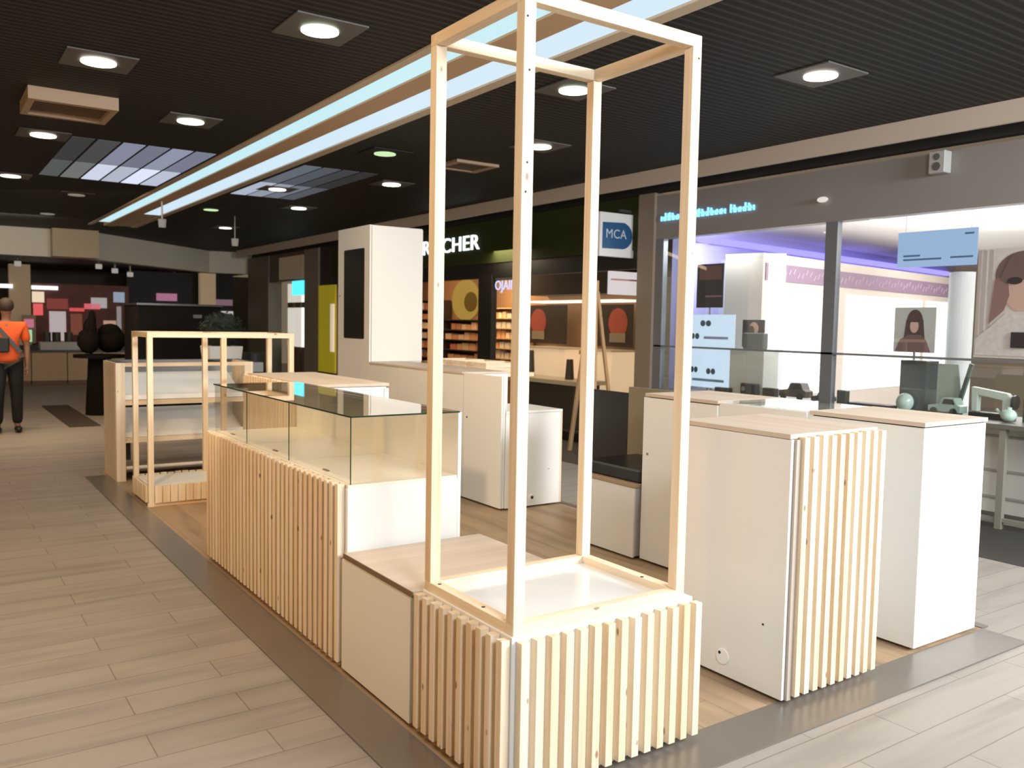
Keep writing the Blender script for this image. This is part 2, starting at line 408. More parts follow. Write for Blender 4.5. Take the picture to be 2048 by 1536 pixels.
for j, (vx, vy, lab) in enumerate([(1.05, 7.95, 'beige square air vent hanging under the ceiling left of the trough'), (5.05, 8.3, 'dull beige square air vent in the ceiling right of the trough')]):
    v = thing('air_vent', (vx, vy, CEIL), lab, 'air vent', 'ceiling air vents')
    mb = MB(); h = .32
    if j == 0:
        mb.box(vx - h, vx - h + .05, vy - h, vy + h, CEIL - .10, CEIL - .001); mb.box(vx + h - .05, vx + h, vy - h, vy + h, CEIL - .10, CEIL - .001)
        mb.box(vx - h + .05, vx + h - .05, vy - h, vy - h + .06, CEIL - .10, CEIL - .001); mb.box(vx - h + .05, vx + h - .05, vy + h - .05, vy + h, CEIL - .10, CEIL - .001)
    else:
        mb.box(vx - .27, vx + .27, vy - .25, vy - .2, CEIL - .03, CEIL - .001).box(vx - .27, vx + .27, vy + .2, vy + .25, CEIL - .03, CEIL - .001)
        mb.box(vx - .27, vx - .2, vy - .2, vy + .2, CEIL - .03, CEIL - .001).box(vx + .2, vx + .27, vy - .2, vy + .2, CEIL - .03, CEIL - .001)
    mb.build('vent_frame', P('vent_beige', (.42, .30, .20), .5), v)
    mb = MB()
    for k in range(9): mb.box(vx - h + .05, vx + h - .05, vy - h + .08 + k * .058, vy - h + .1 + k * .058, CEIL - .07 if j == 0 else CEIL - .02, CEIL - .002)
    mb.build('vent_grille', P('vent_slats', (.16, .11, .075), .5), v)
# skylight with blue daylight panes
sk = thing('ceiling_skylight', (2.0, 10.8, CEIL), 'bluish skylight panes in the ceiling left of the light trough', 'skylight', 'skylight panes')
cols = [(.05, .06, .06), (.10, .11, .11), (.42, .46, .56), (.30, .33, .40), (.52, .56, .68), (.34, .37, .46)]
for i in range(6):
    x0 = 1.28 + i * .235
    MB().box(x0, x0 + .205, 9.5, 10.95, CEIL - .006, CEIL - .001).build('glass_pane', E('sky_near_%d' % i, (cols[i][0] * .45, cols[i][1] * .45, cols[i][2] * .5), 1.0), sk)
    MB().box(x0, x0 + .205, 11.0, 12.3, CEIL - .006, CEIL - .001).build('glass_pane', E('sky_far_%d' % i, cols[i], 1.25), sk)
sk = thing('ceiling_skylight', (4.0, 10.8, CEIL), 'dimmer bluish skylight panes in the ceiling right of the light trough', 'skylight', 'skylight panes')
for i in range(4):
    x0 = 3.64 + i * .235
    k = [.9, .6, .3, .15][i]
    MB().box(x0, x0 + .205, 9.5, 10.95, CEIL - .006, CEIL - .001).build('glass_pane', E('skyr_near_%d' % i, (.10 * k, .12 * k, .15 * k), 1.0), sk)
    MB().box(x0, x0 + .205, 11.0, 12.3, CEIL - .006, CEIL - .001).build('glass_pane', E('skyr_far_%d' % i, (.40 * k, .45 * k, .56 * k), 1.0), sk)
# small hanging lamps far down the hall
for x, y, z in [(3.05, 13.75, 3.0), (4.51, 15, 2.9)]:
    t = thing('hanging_spotlight', (x, y, CEIL), 'small grey spotlight on a stem, %s of the pair hanging far down the hall' % ('left' if x < 4 else 'right'), 'spotlight', 'hanging spotlights far down the hall')
    MB().cyl((x, y, z), .012, CEIL - z, n=8).build('stem', ALU, t)
    MB().cyl((x, y, z - .10), .05, .12, n=14, r2=.06).build('lamp_head', E('spot_head', (.4, .36, .32), .45), t)
for k, (x, y, z) in enumerate([(1.75, 20.9, 2.62), (3.35, 21.2, 2.66), (3.75, 21.6, 2.60), (5.6, 23.9, 2.55), (4.15, 22.0, 2.55)]):
    t = thing('ceiling_spotlight', (x, y, 2.76), ['leftmost spotlight under the low far ceiling', 'second spotlight from the left under the low far ceiling', 'third spotlight from the left under the low far ceiling', 'rightmost spotlight under the low far ceiling', 'fourth spotlight from the left under the low far ceiling'][k], 'spotlight', 'spotlights under the far low ceiling')
    MB().cyl((x, y, z + .04), .02, 2.76 - z - .04, n=8).build('stem', ALU, t)
    MB().cyl((x - .06, y, z), .055, .12, axis=0, n=12).build('lamp_head', E('far_spot', (.5, .45, .40), .6), t)

# ============================================================ KIOSK FURNITURE
def slat_x(mb, x0, x1, n, y0, y1, z0, z1, w=.032):
    p = (x1 - x0 - w) / (n - 1)
    for i in range(n): mb.box(x0 + i * p, x0 + i * p + w, y0 - random.uniform(0, .002), y1, z0, z1 - random.uniform(0, .006))
    return mb


def slat_y(mb, y0, y1, n, x0, x1, z0, z1, w=.032):
    p = (y1 - y0 - w) / (n - 1)
    for i in range(n): mb.box(x0 - random.uniform(0, .002), x1, y0 + i * p, y0 + i * p + w, z0, z1 - random.uniform(0, .006))
    return mb


PW = [PINE[0], PINE[1], PINE[2]]
# --- A. tall frame tower
t = thing('display_tower', (1.93, 2.5, 0), 'tall open pinewood frame on a low slatted base at the front corner', 'display stand')
MB().box(1.537, 2.355, 2.205, 2.80, .02, .55).build('base_cabinet', WHITE, t, bevel=.002)
slat_x(MB(), 1.552, 2.372, 14, 2.172, 2.204, .03, .538).build('slat_panel', PINE[2], t, bevel=.001)['label'] = 'front slat panel of the base'
slat_y(MB(), 2.212, 2.80, 10, 1.503, 1.536, .03, .545).build('slat_panel', PINE[2], t, bevel=.001)['label'] = 'left slat panel of the base'
pw = .043; X0, X1, Y0, Y1 = 1.545, 2.314, 2.21, 2.797; ZB, ZT = .585, 2.538
for (x, y) in ((X0, Y0), (X1 - pw, Y0), (X0, Y1 - pw), (X1 - pw, Y1 - pw)):
    MB().box(x, x + pw, y, y + pw, ZB, ZT).build('post', PINE[2], t, bevel=.0015)
for (y) in (Y0, Y1 - pw):
    MB().box(X0, X1, y, y + pw, .55, ZB).build('bottom_rail', PINE[0], t, bevel=.0015)
    MB().box(X0, X1, y, y + pw, ZT, ZT + .042).build('top_rail', PINE[0], t, bevel=.0015)
for x in (X0, X1 - pw):
    MB().box(x, x + pw, Y0 + pw, Y1 - pw, .55, ZB).build('bottom_rail', PINE[1], t, bevel=.0015)
    MB().box(x, x + pw, Y0 + pw, Y1 - pw, ZT, ZT + .042).build('top_rail', PINE[1], t, bevel=.0015)
MB().box(X0 + pw, X1 - pw, Y0 + pw, Y1 - pw, .55, .556).build('white_insert', P('white_insert', (.88, .88, .88), .12), t)
for (x, y) in ((1.566, 2.42), (1.566, 2.72), (2.28, 2.40)): MB().cyl((x, y, ZB - .001), .007, .002, n=10).build('screw', DARKHOLE, t)
for (x, z) in ((1.556, 2.49), (1.566, 2.33), (1.564, 2.05), (1.56, 1.96), (2.30, 2.50)): MB().cyl((x, Y0 - .001, z), .004, .002, axis=1, n=8).build('screw', DARKHOLE, t)


# --- B. low bench module
t = thing('storage_bench', (1.86, 3.14, 0), 'low white bench box with oak top between slatted tower and glass counter', 'bench')
MB().box(1.512, 2.17, 2.835, 3.478, .02, .512).build('body', WHITE, t, bevel=.002)
MB().box(1.507, 1.512, 2.838, 3.476, .02, .506).build('side_panel', WHITE, t)
MB().box(1.51, 2.212, 2.822, 3.462, .515, .537).build('top', OAK[0], t, bevel=.001)
MB().box(1.506, 1.5101, 2.822, 3.462, .515, .5365).build('top_edge', P('dark_edge', (.20, .13, .075), .5), t)

# --- C. glass display counter
t = thing('glass_counter', (1.8, 4.55, 0), 'long slatted pinewood counter with a glass display case on top', 'display counter')
MB().box(1.537, 2.10, 3.49, 5.61, .02, .812).build('body', WHITE, t, bevel=.002)
slat_y(MB(), 3.516, 5.615, 34, 1.503, 1.536, .03, .833).build('slat_panel', PINE[2], t, bevel=.001)
MB().box(1.54, 2.098, 3.492, 5.608, .812, .828).build('deck', P('deck_board', (.88, .81, .69), .3), t, bevel=.001)
MB().box(2.10, 2.118, 3.49, 5.61, .02, 1.128).build('back_panel', WHITE, t, bevel=.001)
gz0, gz1 = .83, 1.126
for y0, y1 in ((3.50, 4.256), (4.262, 4.944), (4.95, 5.606)):
    MB().box(1.552, 1.558, y0, y1, gz0, gz1).build('front_pane', GLASS, t)
MB().box(1.56, 2.096, 3.492, 3.498, gz0, gz1).build('end_pane', GLASS, t)
MB().box(1.56, 2.096, 5.602, 5.608, gz0, gz1).build('end_pane', GLASS, t)
for y in (4.259, 4.947): MB().box(1.56, 2.096, y - .003, y + .003, gz0, gz1).build('divider_pane', GLASS, t)
MB().box(1.548, 2.104, 3.486, 5.612, 1.127, 1.134).build('glass_top', GLASSTOP, t)
mb = MB()
for y in (3.492, 4.259, 4.947): mb.box(1.5505, 1.5535, y - .003, y + .003, gz0, gz1)
mb.box(1.5465, 1.549, 3.484, 5.613, 1.127, 1.134); mb.box(1.547, 2.104, 3.484, 3.4865, 1.127, 1.134)
mb.build('glass_edge', GEDGE, t)
mb = MB()
for y in (3.9, 4.62, 5.4): mb.box(1.60, 1.612, y - .03, y + .03, .828, .833)
mb.build('lock_clip', P('lock_brown', (.15, .08, .03), .4), t)

# --- D. rear counter with slatted side and oak top
t = thing('slatted_counter', (2.5, 6.35, 0), 'oak topped counter with slatted left side behind the glass counter', 'counter')
MB().box(2.225, 2.79, 5.655, 7.06, .02, 1.085).build('body', WHITE, t, bevel=.002)
slat_y(MB(), 5.66, 7.07, 24, 2.19, 2.224, .03, 1.10).build('slat_panel', PINE[2], t, bevel=.001)
MB().box(2.225, 2.80, 5.63, 7.07, 1.087, 1.107).build('top', OAK[1], t, bevel=.001)
MB().box(2.225, 2.76, 5.637, 5.655, .02, 1.083).build('end_panel', WHITE, t)
MB().box(2.765, 2.80, 5.637, 5.655, .02, 1.07).build('edge_panel', WHITE, t)

# --- L. slatted cabinet front right
t = thing('slatted_cabinet', (3.2, 2.5, 0), 'tall white cabinet with slatted pinewood front and oak top', 'cabinet')
MB().box(2.912, 3.49, 2.215, 2.80, .02, 1.104).build('body', WHITE, t, bevel=.002)
MB().box(2.894, 2.911, 2.203, 2.80, .02, 1.104).build('side_panel', WHITE, t, bevel=.001)
slat_x(MB(), 2.94, 3.505, 10, 2.172, 2.204, .035, 1.118).build('slat_panel', PINE[2], t, bevel=.001)
MB().box(2.913, 2.938, 2.19, 2.214, .02, 1.104).build('corner_strip', P('taupe_strip', (.50, .44, .38), .5), t)
MB().box(2.890, 3.49, 2.206, 2.823, 1.106, 1.126).build('top', OAK[1], t, bevel=.001)
MB().cyl((2.887, 2.518, .105), .035, .007, axis=0, n=28).build('cable_grommet', P('grommet_white', (.9, .9, .88), .3), t, bevel=.0015)
MB().cyl((2.8855, 2.533, .119), .007, .002, axis=0, n=12).build('grommet_hole', DARKHOLE, t)
MB().cyl((2.8925, 2.309, .311), .005, .002, axis=0, n=12).build('screw_hole', DARKHOLE, t)

# --- K. right front cabinet
t = thing('white_cabinet', (4.2, 2.55, 0), 'tall bright white cabinet with oak top at the right front corner', 'cabinet')
MB().box(3.922, 4.49, 2.235, 2.868, .02, 1.092).build('body', WHITE, t, bevel=.002)
MB().box(3.916, 4.497, 2.230, 2.874, 1.098, 1.119).build('top', OAK[1], t, bevel=.001)
MB().box(3.93, 4.485, 2.245, 2.86, 1.092, 1.098).build('shadow_gap', DARKHOLE, t)
# --- J. glass case module
t = thing('glass_top_cabinet', (4.2, 3.18, 0), 'white cabinet with a glass display top behind the right front cabinet', 'display counter')
MB().box(3.90, 3.918, 2.88, 3.488, .02, 1.108).build('side_panel', WHITE, t, bevel=.001)
MB().box(3.92, 4.46, 2.88, 3.488, .02, .86).build('body', WHITE, t)
MB().box(4.47, 4.488, 2.88, 3.488, .02, 1.108).build('rear_panel', WHITE, t)
MB().box(3.90, 4.488, 2.878, 3.49, 1.110, 1.117).build('glass_top', GLASSTOP, t)
# --- I. tall cabinet with lock
t = thing('lockable_cabinet', (4.2, 3.82, 0), 'white cabinet with lock and oak top beside the low black bench', 'cabinet')
MB().box(3.92, 4.49, 3.505, 4.13, .02, 1.09).build('body', WHITE, t, bevel=.002)
d = MB().box(3.90, 3.918, 3.51, 4.135, .02, 1.09).build('door', WHITE, t, bevel=.001)
MB().cyl((3.896, 4.088, .721), .008, .005, axis=0, n=14).build('lock', P('brass_lock', (.35, .26, .12), .3, 1), d)
MB().box(3.90, 4.50, 3.502, 4.125, 1.096, 1.117).build('top', OAK[1], t, bevel=.001)
MB().box(3.93, 4.48, 3.515, 4.12, 1.09, 1.096).build('shadow_gap', DARKHOLE, t)
# --- H. black-topped bench
t = thing('low_bench', (4.15, 4.47, 0), 'low white bench with dark oak seat board next to the lockable cabinet', 'bench')
MB().box(3.875, 4.43, 4.175, 4.74, .02, .484).build('body', WHITE, t, bevel=.002)
MB().box(3.86, 3.874, 4.16, 4.745, .02, .484).build('front_panel', WHITE, t, bevel=.001)
MB().box(3.855, 4.43, 4.15, 4.75, .487, .511).build('seat_board', EDGE, t, bevel=.002)
o = MB().box(3.90, 4.42, 4.155, 4.745, .512, .60).build('seat_cushion', BLKUP, None, bevel=.012, loc=(4.16, 4.45, .512))
tag(o, 'glossy black seat cushion lying on the low white bench', 'cushion')
o = MB().box(4.45, 4.49, 4.15, 4.888, .0, 1.09).build('upright_panel', P('beige_board', (.24, .20, .13), .6), None, loc=(4.47, 4.5, 0))
tag(o, 'beige upright panel behind the low bench beside the lockable cabinet', 'panel')
o = MB().box(4.45, 4.49, 4.892, 5.36, .0, 1.04).build('upright_panel', BLKUP, None, bevel=.003, loc=(4.47, 5.1, 0))
tag(o, 'black upright panel behind the low bench', 'panel')

# --- G. low white cabinet in the middle, F tall panel
t = thing('low_cabinet', (4.26, 6.15, 0), 'lower white cabinet with cable outlet, right of the tall lockable door', 'cabinet')
MB().box(3.99, 4.54, 5.85, 6.45, .02, .808).build('body', WHITE, t, bevel=.002)
MB().box(3.972, 4.54, 5.84, 5.849, .02, .808).build('front_panel', WHITE, t)
MB().box(3.972, 4.557, 5.836, 6.45, .81, .828).build('top', WHITE, t, bevel=.001)
MB().box(4.541, 4.557, 5.838, 6.45, .02, .809).build('side_panel', PINE[2], t)
MB().cyl((4.246, 5.832, .087), .032, .008, axis=1, n=24).build('cable_grommet', WHITE_IN, t)
MB().cyl((4.246, 5.830, .09), .014, .002, axis=1, n=12).build('grommet_hole', DARKHOLE, t)
MB().cyl((4.42, 5.838, .32), .004, .002, axis=1, n=10).build('screw_hole', DARKHOLE, t)
t = thing('tall_door_panel', (3.95, 6.15, 0), 'tall plain white lockable door panel at the middle of the kiosk', 'cabinet')
MB().box(3.93, 3.948, 5.85, 6.448, .02, 1.117).build('door', WHITE, t, bevel=.001)
MB().box(3.951, 3.969, 5.85, 6.448, .02, 1.112).build('carcass_panel', WHITE, t, bevel=.001)
MB().cyl((3.926, 6.387, .733), .008, .005, axis=0, n=12).build('lock', DARKHOLE, t)
# --- N. long counter
t = thing('long_counter', (4.2, 7.4, 0), 'long white panelled counter with oak top running to the screen tower', 'counter')
MB().box(3.948, 4.40, 6.456, 8.375, .02, 1.10).build('body', WHITE, t)
MB().box(3.93, 3.9475, 6.456, 7.718, .02, 1.098).build('front_panel', WHITE, t)
MB().box(3.93, 3.9475, 7.724, 8.375, .02, 1.098).build('front_panel', WHITE, t)
MB().box(3.925, 4.41, 6.47, 8.376, 1.102, 1.121).build('top', OAK[1], t)
# --- E. screen tower
t = thing('screen_tower', (4.25, 8.8, 0), 'tall white cabinet tower with a narrow black screen on its left face', 'cabinet')
MB().box(3.95, 4.565, 8.40, 9.21, .02, 2.565).build('body', WHITE, t, bevel=.002)
MB().box(3.93, 3.949, 8.385, 9.21, .02, 2.565).build('side_panel', WHITE, t, bevel=.001)
MB().box(3.955, 4.56, 8.381, 8.399, 1.125, 2.55).build('front_panel', WHITE, t, bevel=.001)
# rounded screen
pts = []
r = .02; ya, yb, za, zb = 8.513, 9.04, 1.36, 2.33
for cx, cz, a0 in ((yb - r, zb - r, 0), (ya + r, zb - r, 90), (ya + r, za + r, 180), (yb - r, za + r, 270)):
    for k in range(5): a = math.radians(a0 + k * 22.5); pts.append((cx + r * math.cos(a), cz + r * math.sin(a)))
MB().prism(pts, 0, 3.926, 3.9295).build('screen', P('screen_black', (.004, .004, .004), .35), t)
MB().cyl((3.927, 9.158, 1.83), .009, .003, axis=0, n=12).build('lock', DARKHOLE, t)

# --- crates on / behind the long counter
CR = [(4.62, 6.55, 1.06, .34, .24, .10), (4.62, 7.0, 1.06, .36, .22, .12)]
t = thing('crate_table', (4.9, 7.7, 0), 'plain pinewood table behind the long white counter', 'table')
MB().box(4.60, 5.2, 7.15, 8.36, 1.02, 1.06).build('table_top', PINE[1], t)
for x in (4.63, 5.13):
    for y in (7.2, 8.28): MB().box(x, x + .045, y, y + .045, 0, 1.02).build('leg', PINE[2], t)
for k, y in enumerate((7.18, 7.58, 7.97)):
    t = thing('wooden_crate', (4.85, y + .18, 1.06), ['slatted wooden crate nearest the front on the pinewood table', 'second slatted wooden crate from the front on the pinewood table', 'third slatted wooden crate from the front on the pinewood table', 'farthest slatted wooden crate on the pinewood table'][k if k < 2 else 3], 'crate', 'wooden crates on the pinewood table')
    mb = MB(); h = .045
    for j in range(2):
        z = 1.063 + j * .05
        mb.box(4.63, 5.1, y, y + .01, z, z + h).box(4.63, 5.1, y + .35, y + .36, z, z + h)
        mb.box(4.63, 4.64, y + .01, y + .35, z, z + h).box(5.09, 5.1, y + .01, y + .35, z, z + h)
    mb.build('crate_sides', PINE[0], t)
    MB().box(4.64, 5.09, y + .01, y + .35, 1.061, 1.07).build('crate_floor', PINE[1], t)

# --- pergola frame with slatted planters
t = thing('pergola_frame', (2.1, 7.7, 0), 'open pinewood frame with slatted planter box at the left end', 'display stand')
p = .042
for x in (1.515, 2.105, 2.695):
    for y in (7.385, 7.965):
        MB().box(x, x + p, y, y + p, 0.004, 1.388).build('post', PINE[2], t)
for y in (7.385, 7.965): MB().box(1.515, 2.738, y, y + p, 1.388, 1.43).build('top_rail', PINE[0], t)
for x in (1.515, 2.105, 2.695): MB().box(x, x + p, 7.427, 7.965, 1.388, 1.43).build('cross_rail', PINE[1], t)
for x0 in (1.506, 2.22):
    x1 = x0 + .66 if x0 < 2 else 2.75
    q = x0 < 2
    pb = MB().box(x0 + .03, x1, 7.43, 7.96, .03, .165).build('planter_box', WHITE, t)
    slat_x(MB(), x0 + .055, x1, 10, 7.372, 7.384, .035, .178, .055).build('slat_panel', PINE[2], pb)
    slat_x(MB(), x0 + .055, x1, 10, 8.01, 8.03, .035, .178, .05).build('slat_panel', PINE[2], pb)
    if q: slat_y(MB(), 7.43, 7.96, 9, 1.500, 1.514, .035, .178, .035).build('slat_panel', PINE[2], pb)
    MB().box(x0, x1, 7.386, 7.4, .004, .034).build('base_rail', PINE[0], pb)
MB().box(1.56, 2.10, 7.42, 7.95, .166, .172).build('planter_lid', WHITE, t)
# --- sloped-shelf rack
t = thing('shelf_rack', (2.1, 9.0, 0), 'pinewood rack with sloping white trays at the far left corner', 'shelf unit')
MB().box(1.497, 1.52, 8.70, 9.30, .004, 1.118).build('side_board', PINE[2], t)['label'] = 'left plank side of the rack'
MB().box(2.76, 2.783, 8.70, 9.30, .004, 1.118).build('side_board', PINE[2], t)['label'] = 'right plank side of the rack'
for x0, x1 in ((1.5, 1.58), (2.70, 2.783)): MB().box(x0, x1, 8.672, 8.699, .004, 1.12).build('front_stile', PINE[2], t)
for z0, z1 in ((1.085, 1.12), (.722, .766), (.366, .411)): MB().box(1.58, 2.70, 8.675, 8.699, z0, z1).build('front_rail', PINE[0], t)
for z in (.74, .385):
    tr = MB().prism([(8.70, z + .03), (8.70, z + .045), (9.25, z + .26), (9.25, z + .245)], 0, 1.585, 2.69).build('sloped_tray', WHITE, t)
    MB().box(1.585, 2.69, 8.702, 8.712, z + .046, z + .075).build('tray_lip', WHITE, tr)
MB().box(1.525, 2.75, 8.72, 9.28, .09, .11).build('bottom_board', P('grey_oak', (.30, .25, .19), .5), t)
MB().cyl((1.585, 8.69, .125), .018, 1.11, axis=0, n=14).build('front_tube', P('white_tube', (.75, .72, .68), .3), t)
# grey steel sink counter
t = thing('steel_counter', (2.6, 10.1, 0), 'dark grey steel counter with a sunken basin behind the pinewood rack', 'counter')
mb = MB(); mb.box(1.75, 3.25, 9.75, 9.85, .95, 1.06).box(1.75, 3.25, 10.6, 10.7, .95, 1.06).box(1.75, 1.85, 9.85, 10.6, .95, 1.06).box(2.85, 3.25, 9.85, 10.6, .95, 1.06)
mb.build('counter_top', STEEL, t)
MB().box(1.85, 2.85, 9.85, 10.6, .90, .95).build('basin', P('basin_grey', (.13, .12, .11), .4), t)
for x in (1.78, 3.18):
    for y in (9.78, 10.63): MB().box(x, x + .05, y, y + .05, 0, .95).build('leg', P('dark_leg', (.03, .025, .02), .5), t)

# black kiosk block behind
t = thing('black_booth', (3.1, 13.4, 0), 'large black booth wall behind the pinewood frames', 'booth')
MB().box(2.55, 3.70, 13.0, 14.0, 0, 1.72).build('body', P('booth_black', (.009, .008, .007), .8, spec=.15), t, bevel=.005)
MB().box(2.53, 3.72, 12.98, 14.02, 1.722, 1.75).build('top_board', P('booth_top', (.03, .03, .03), .3), t)
MB().box(3.3, 3.42, 12.985, 12.999, 1.55, 1.60).build('label_plate', P('plate_grey', (.12, .12, .12), .4), t)

# white tapered planter with clipped bush
t = thing('topiary_planter', (3.22, 11.3, 0), 'round dark green bush in a white tapered planter', 'plant')
mb = MB(); k = len(mb.v)
for z, w in ((.3, .13), (1.20, .215)):
    for sx, sy in ((-1, -1), (1, -1), (1, 1), (-1, 1)): mb.v.append(Vector((3.22 + sx * w, 11.3 + sy * w, z)))
mb.f += [(3, 2, 1, 0), (4, 5, 6, 7), (0, 1, 5, 4), (1, 2, 6, 5), (2, 3, 7, 6), (3, 0, 4, 7)]
mb.build('planter', WHITE_IN, t, bevel=.01)
MB().cyl((3.22, 11.3, 0), .12, .3, n=20).build('foot', P('dark_foot', (.03, .03, .03), .5), t)
LEAF = P('dark_leaf', (.010, .022, .008), .6, noise=.5, nscale=30)
mb = MB().ball((3.22, 11.3, 1.40), .25, 24, 14, (1.05, 1.05, .85), .05)
for i in range(900):
    th = math.acos(random.uniform(-.75, 1)); a = random.uniform(0, 2 * PI); r = random.uniform(.24, .275)
    c = Vector((3.22 + 1.05 * r * math.sin(th) * math.cos(a), 11.3 + 1.05 * r * math.sin(th) * math.sin(a), 1.40 + .88 * r * math.cos(th)))
    d1 = Vector((random.gauss(0, 1), random.gauss(0, 1), random.gauss(0, 1))).normalized() * .022
    d2 = Vector((random.gauss(0, 1), random.gauss(0, 1), random.gauss(0, 1))).normalized() * .012
    k = len(mb.v); mb.v += [c - d1, c - d2, c + d1, c + d2]; mb.f.append((k, k + 1, k + 2, k + 3))
o = mb.build('foliage', LEAF, t)
# black round bin
t = thing('waste_bin', (3.72, 11.6, 0), 'tall round black bin beside the white planter', 'waste bin')
MB().cyl((3.72, 11.6, 0.01), .16, .80, n=28, r2=.17).build('body', P('bin_black', (.02, .022, .02), .3), t)
MB().cyl((3.72, 11.6, .82), .175, .28, n=28).build('lid', P('bin_lid', (.024, .026, .024), .25), t)
MB().cyl((3.72, 11.6, .811), .178, .012, n=28).build('ring', STEEL, t)
# dark table with chairs seen through the rack
t = thing('cafe_table', (3.7, 10.3, 0), 'low dark table seen through the pinewood rack', 'table')
MB().box(3.35, 4.0, 9.9, 10.6, .70, .73).build('table_top', P('dark_top', (.04, .03, .025), .3), t)
for x in (3.38, 3.93):
    for y in (9.93, 10.53): MB().box(x, x + .04, y, y + .04, 0, .70).build('leg', P('dark_leg', (.03, .025, .02), .5), t)

# easel by the cosmetics shop
t = thing('wooden_easel', (6.6, 7.95, 0), 'tall pinewood easel standing at the cosmetics shopfront', 'easel')
mb = MB()
EP = WOODM('orange_pine', 2, (.62, .40, .22), (.50, .30, .15))
MB().bar((6.6, 8.30, .004), (6.6, 7.93, 2.02), .05, .03).build('leg', EP, t)
MB().bar((6.6, 7.84, .004), (6.6, 7.88, 2.02), .05, .03).build('leg', EP, t)
MB().bar((7.04, 7.95, .004), (6.65, 7.90, 1.95), .04, .03).build('leg', EP, t)
MB().box(6.575, 6.625, 7.84, 8.13, 1.20, 1.25).build('ledge', EP, t)
MB().box(6.57, 6.63, 7.85, 7.97, 1.95, 2.08).build('head', EP, t)

# ============================================================ OPTICIAN SHOP
t = thing('shop_window_counter', (7.4, 3.0, 0), 'pale window display counter with drawer fronts and metal legs', 'counter')
MB().box(7.26, 7.75, -2.0, 7.2, .08, .80).build('body', P('pale_front', (.60, .60, .56), .4), t)
MB().box(6.98, 7.78, -2.0, 7.25, .80, .835).build('counter_top', P('counter_grey', (.15, .145, .12), .35), t)
mb = MB()
for z in (.42, .70, .20): mb.box(7.247, 7.259, -2.0, 7.2, z, z + .018)
mb.build('groove', P('groove_grey', (.34, .34, .31), .5), t)
for y in (.4, 1.9, 3.33, 4.9, 6.4): MB().box(7.0, 7.05, y, y + .05, .0, .80).build('leg', P('leg_taupe', (.26, .25, .21), .4), t)
mb = MB(); mb.box(7.01, 7.04, -2.0, 7.2, .06, .09); mb.build('foot_rail', P('leg_taupe', (.26, .25, .21), .4), t)

# eyewear wall
EW = thing('eyewear_wall', C0, 'glowing white eyewear display wall with a purple patterned banner', 'display wall')
HW = 2.42
MB().box(0, 6.4, 0, .5, 0, HW, M=MW).build('wall_panel', P('cream_panel', (.55, .48, .42), .5), EW)
ban = MB().box(.05, 6.35, -.012, 0, 2.11, 2.31, M=MW).build('banner', P('purple_banner', (.24, .16, .225), .6), EW)
mb = MB()
for i in range(60):
    s = .15 + i * .103
    z = 2.21 + .03 * math.sin(i * 1.7)
    mb.bar(MW @ Vector((s, -.016, z - .03)), MW @ Vector((s + .05, -.016, z + .035)), .012, .006)
mb.build('banner_pattern', P('banner_light', (.42, .32, .40), .6), ban)
for s0, s1 in ((.06, 1.75), (2.1, 4.6), (4.75, 6.3)):
    lp = MB().box(s0, s1, -.01, 0, .75, 2.02, M=MW).build('light_panel', E('white_panel', (1, .97, .92), 1.6), EW)
    mb = MB(); n = max(4, int((s1 - s0) / .42))
    for i in range(n):
        s = s0 + .25 + i * (s1 - s0 - .3) / n
        sl = .12 * (1 if i % 2 else -1)
        for k in range(11):
            z = .80 + k * .075; ss = s + sl * k / 11
            mb.box(ss, ss + .10, -.03, -.012, z, z + .018, M=MW)
    mb.build('eyeglass_rack', P('rack_blue', (.62, .60, .92), .4, emit=(.6, .6, 1), es=.35), lp)
MS63 = Matrix.Translation(C0) @ Matrix.Rotation(math.radians(63), 4, 'Z')
o = MB().box(0.05, 3.0, 0.0, .3, 0, HW, M=MS63 @ Matrix.Translation((0, -.3, 0))).build('white_partition', P('partition_white', (.74, .78, .80), .4), None, loc=(8.5, 7.5, 0))
tag(o, 'plain white partition left of the glowing eyewear wall', 'partition')
# violet led strip
o = MB().box(.2, 8.5, 1.03, 1.08, 2.62, 2.70, M=MW).build('led_strip', E('violet_led', (.28, .24, 1), 1.7), None, loc=(12, 8.5, 2.6))
tag(o, 'blue violet light strip above the eyewear wall', 'light strip')
lamp('shop_light', 'AREA', (9.2, 5.2, 2.78), (9.6, 5.4, 0), 110, (1, .97, .97), 2.5, 1.5)
lamp('shop_light', 'AREA', (8.3, 1.5, 2.78), (7.9, 2.2, 0), 90, (1, .97, .95), 2.0, 1.0)
lamp('shop_light', 'AREA', (12.5, 5.5, 2.78), (12.5, 5.5, 0), 110, (1, .97, .97), 2.5, 2.5)
lamp('shop_cove_light', 'AREA', (9.6, 4.2, 2.2), (9.6, 4.4, 3), 90, (1, .95, .93), 2.0, 2.0)  # added uplight that brightens the shop ceiling
lamp('shop_cove_light', 'AREA', (7.9, 6.9, 2.75), (8.0, 7.4, 1.0), 34, (.88, .97, 1), .3, .3)  # small lamp added to brighten the pale dividing wall
lamp('violet_light', 'AREA', (10.8, 7.4, 2.35), (10.5, 8.4, 2.7), 7, (.35, .28, 1), 4.0, .2)

SKIN = P('poster_skin', (.80, .50, .42), .6); HAIR = P('poster_hair', (.10, .06, .06), .6); CLOTH = P('poster_cloth', (.22, .13, .13), .6)
PG = P('poster_grey', (.66, .66, .64), .6)


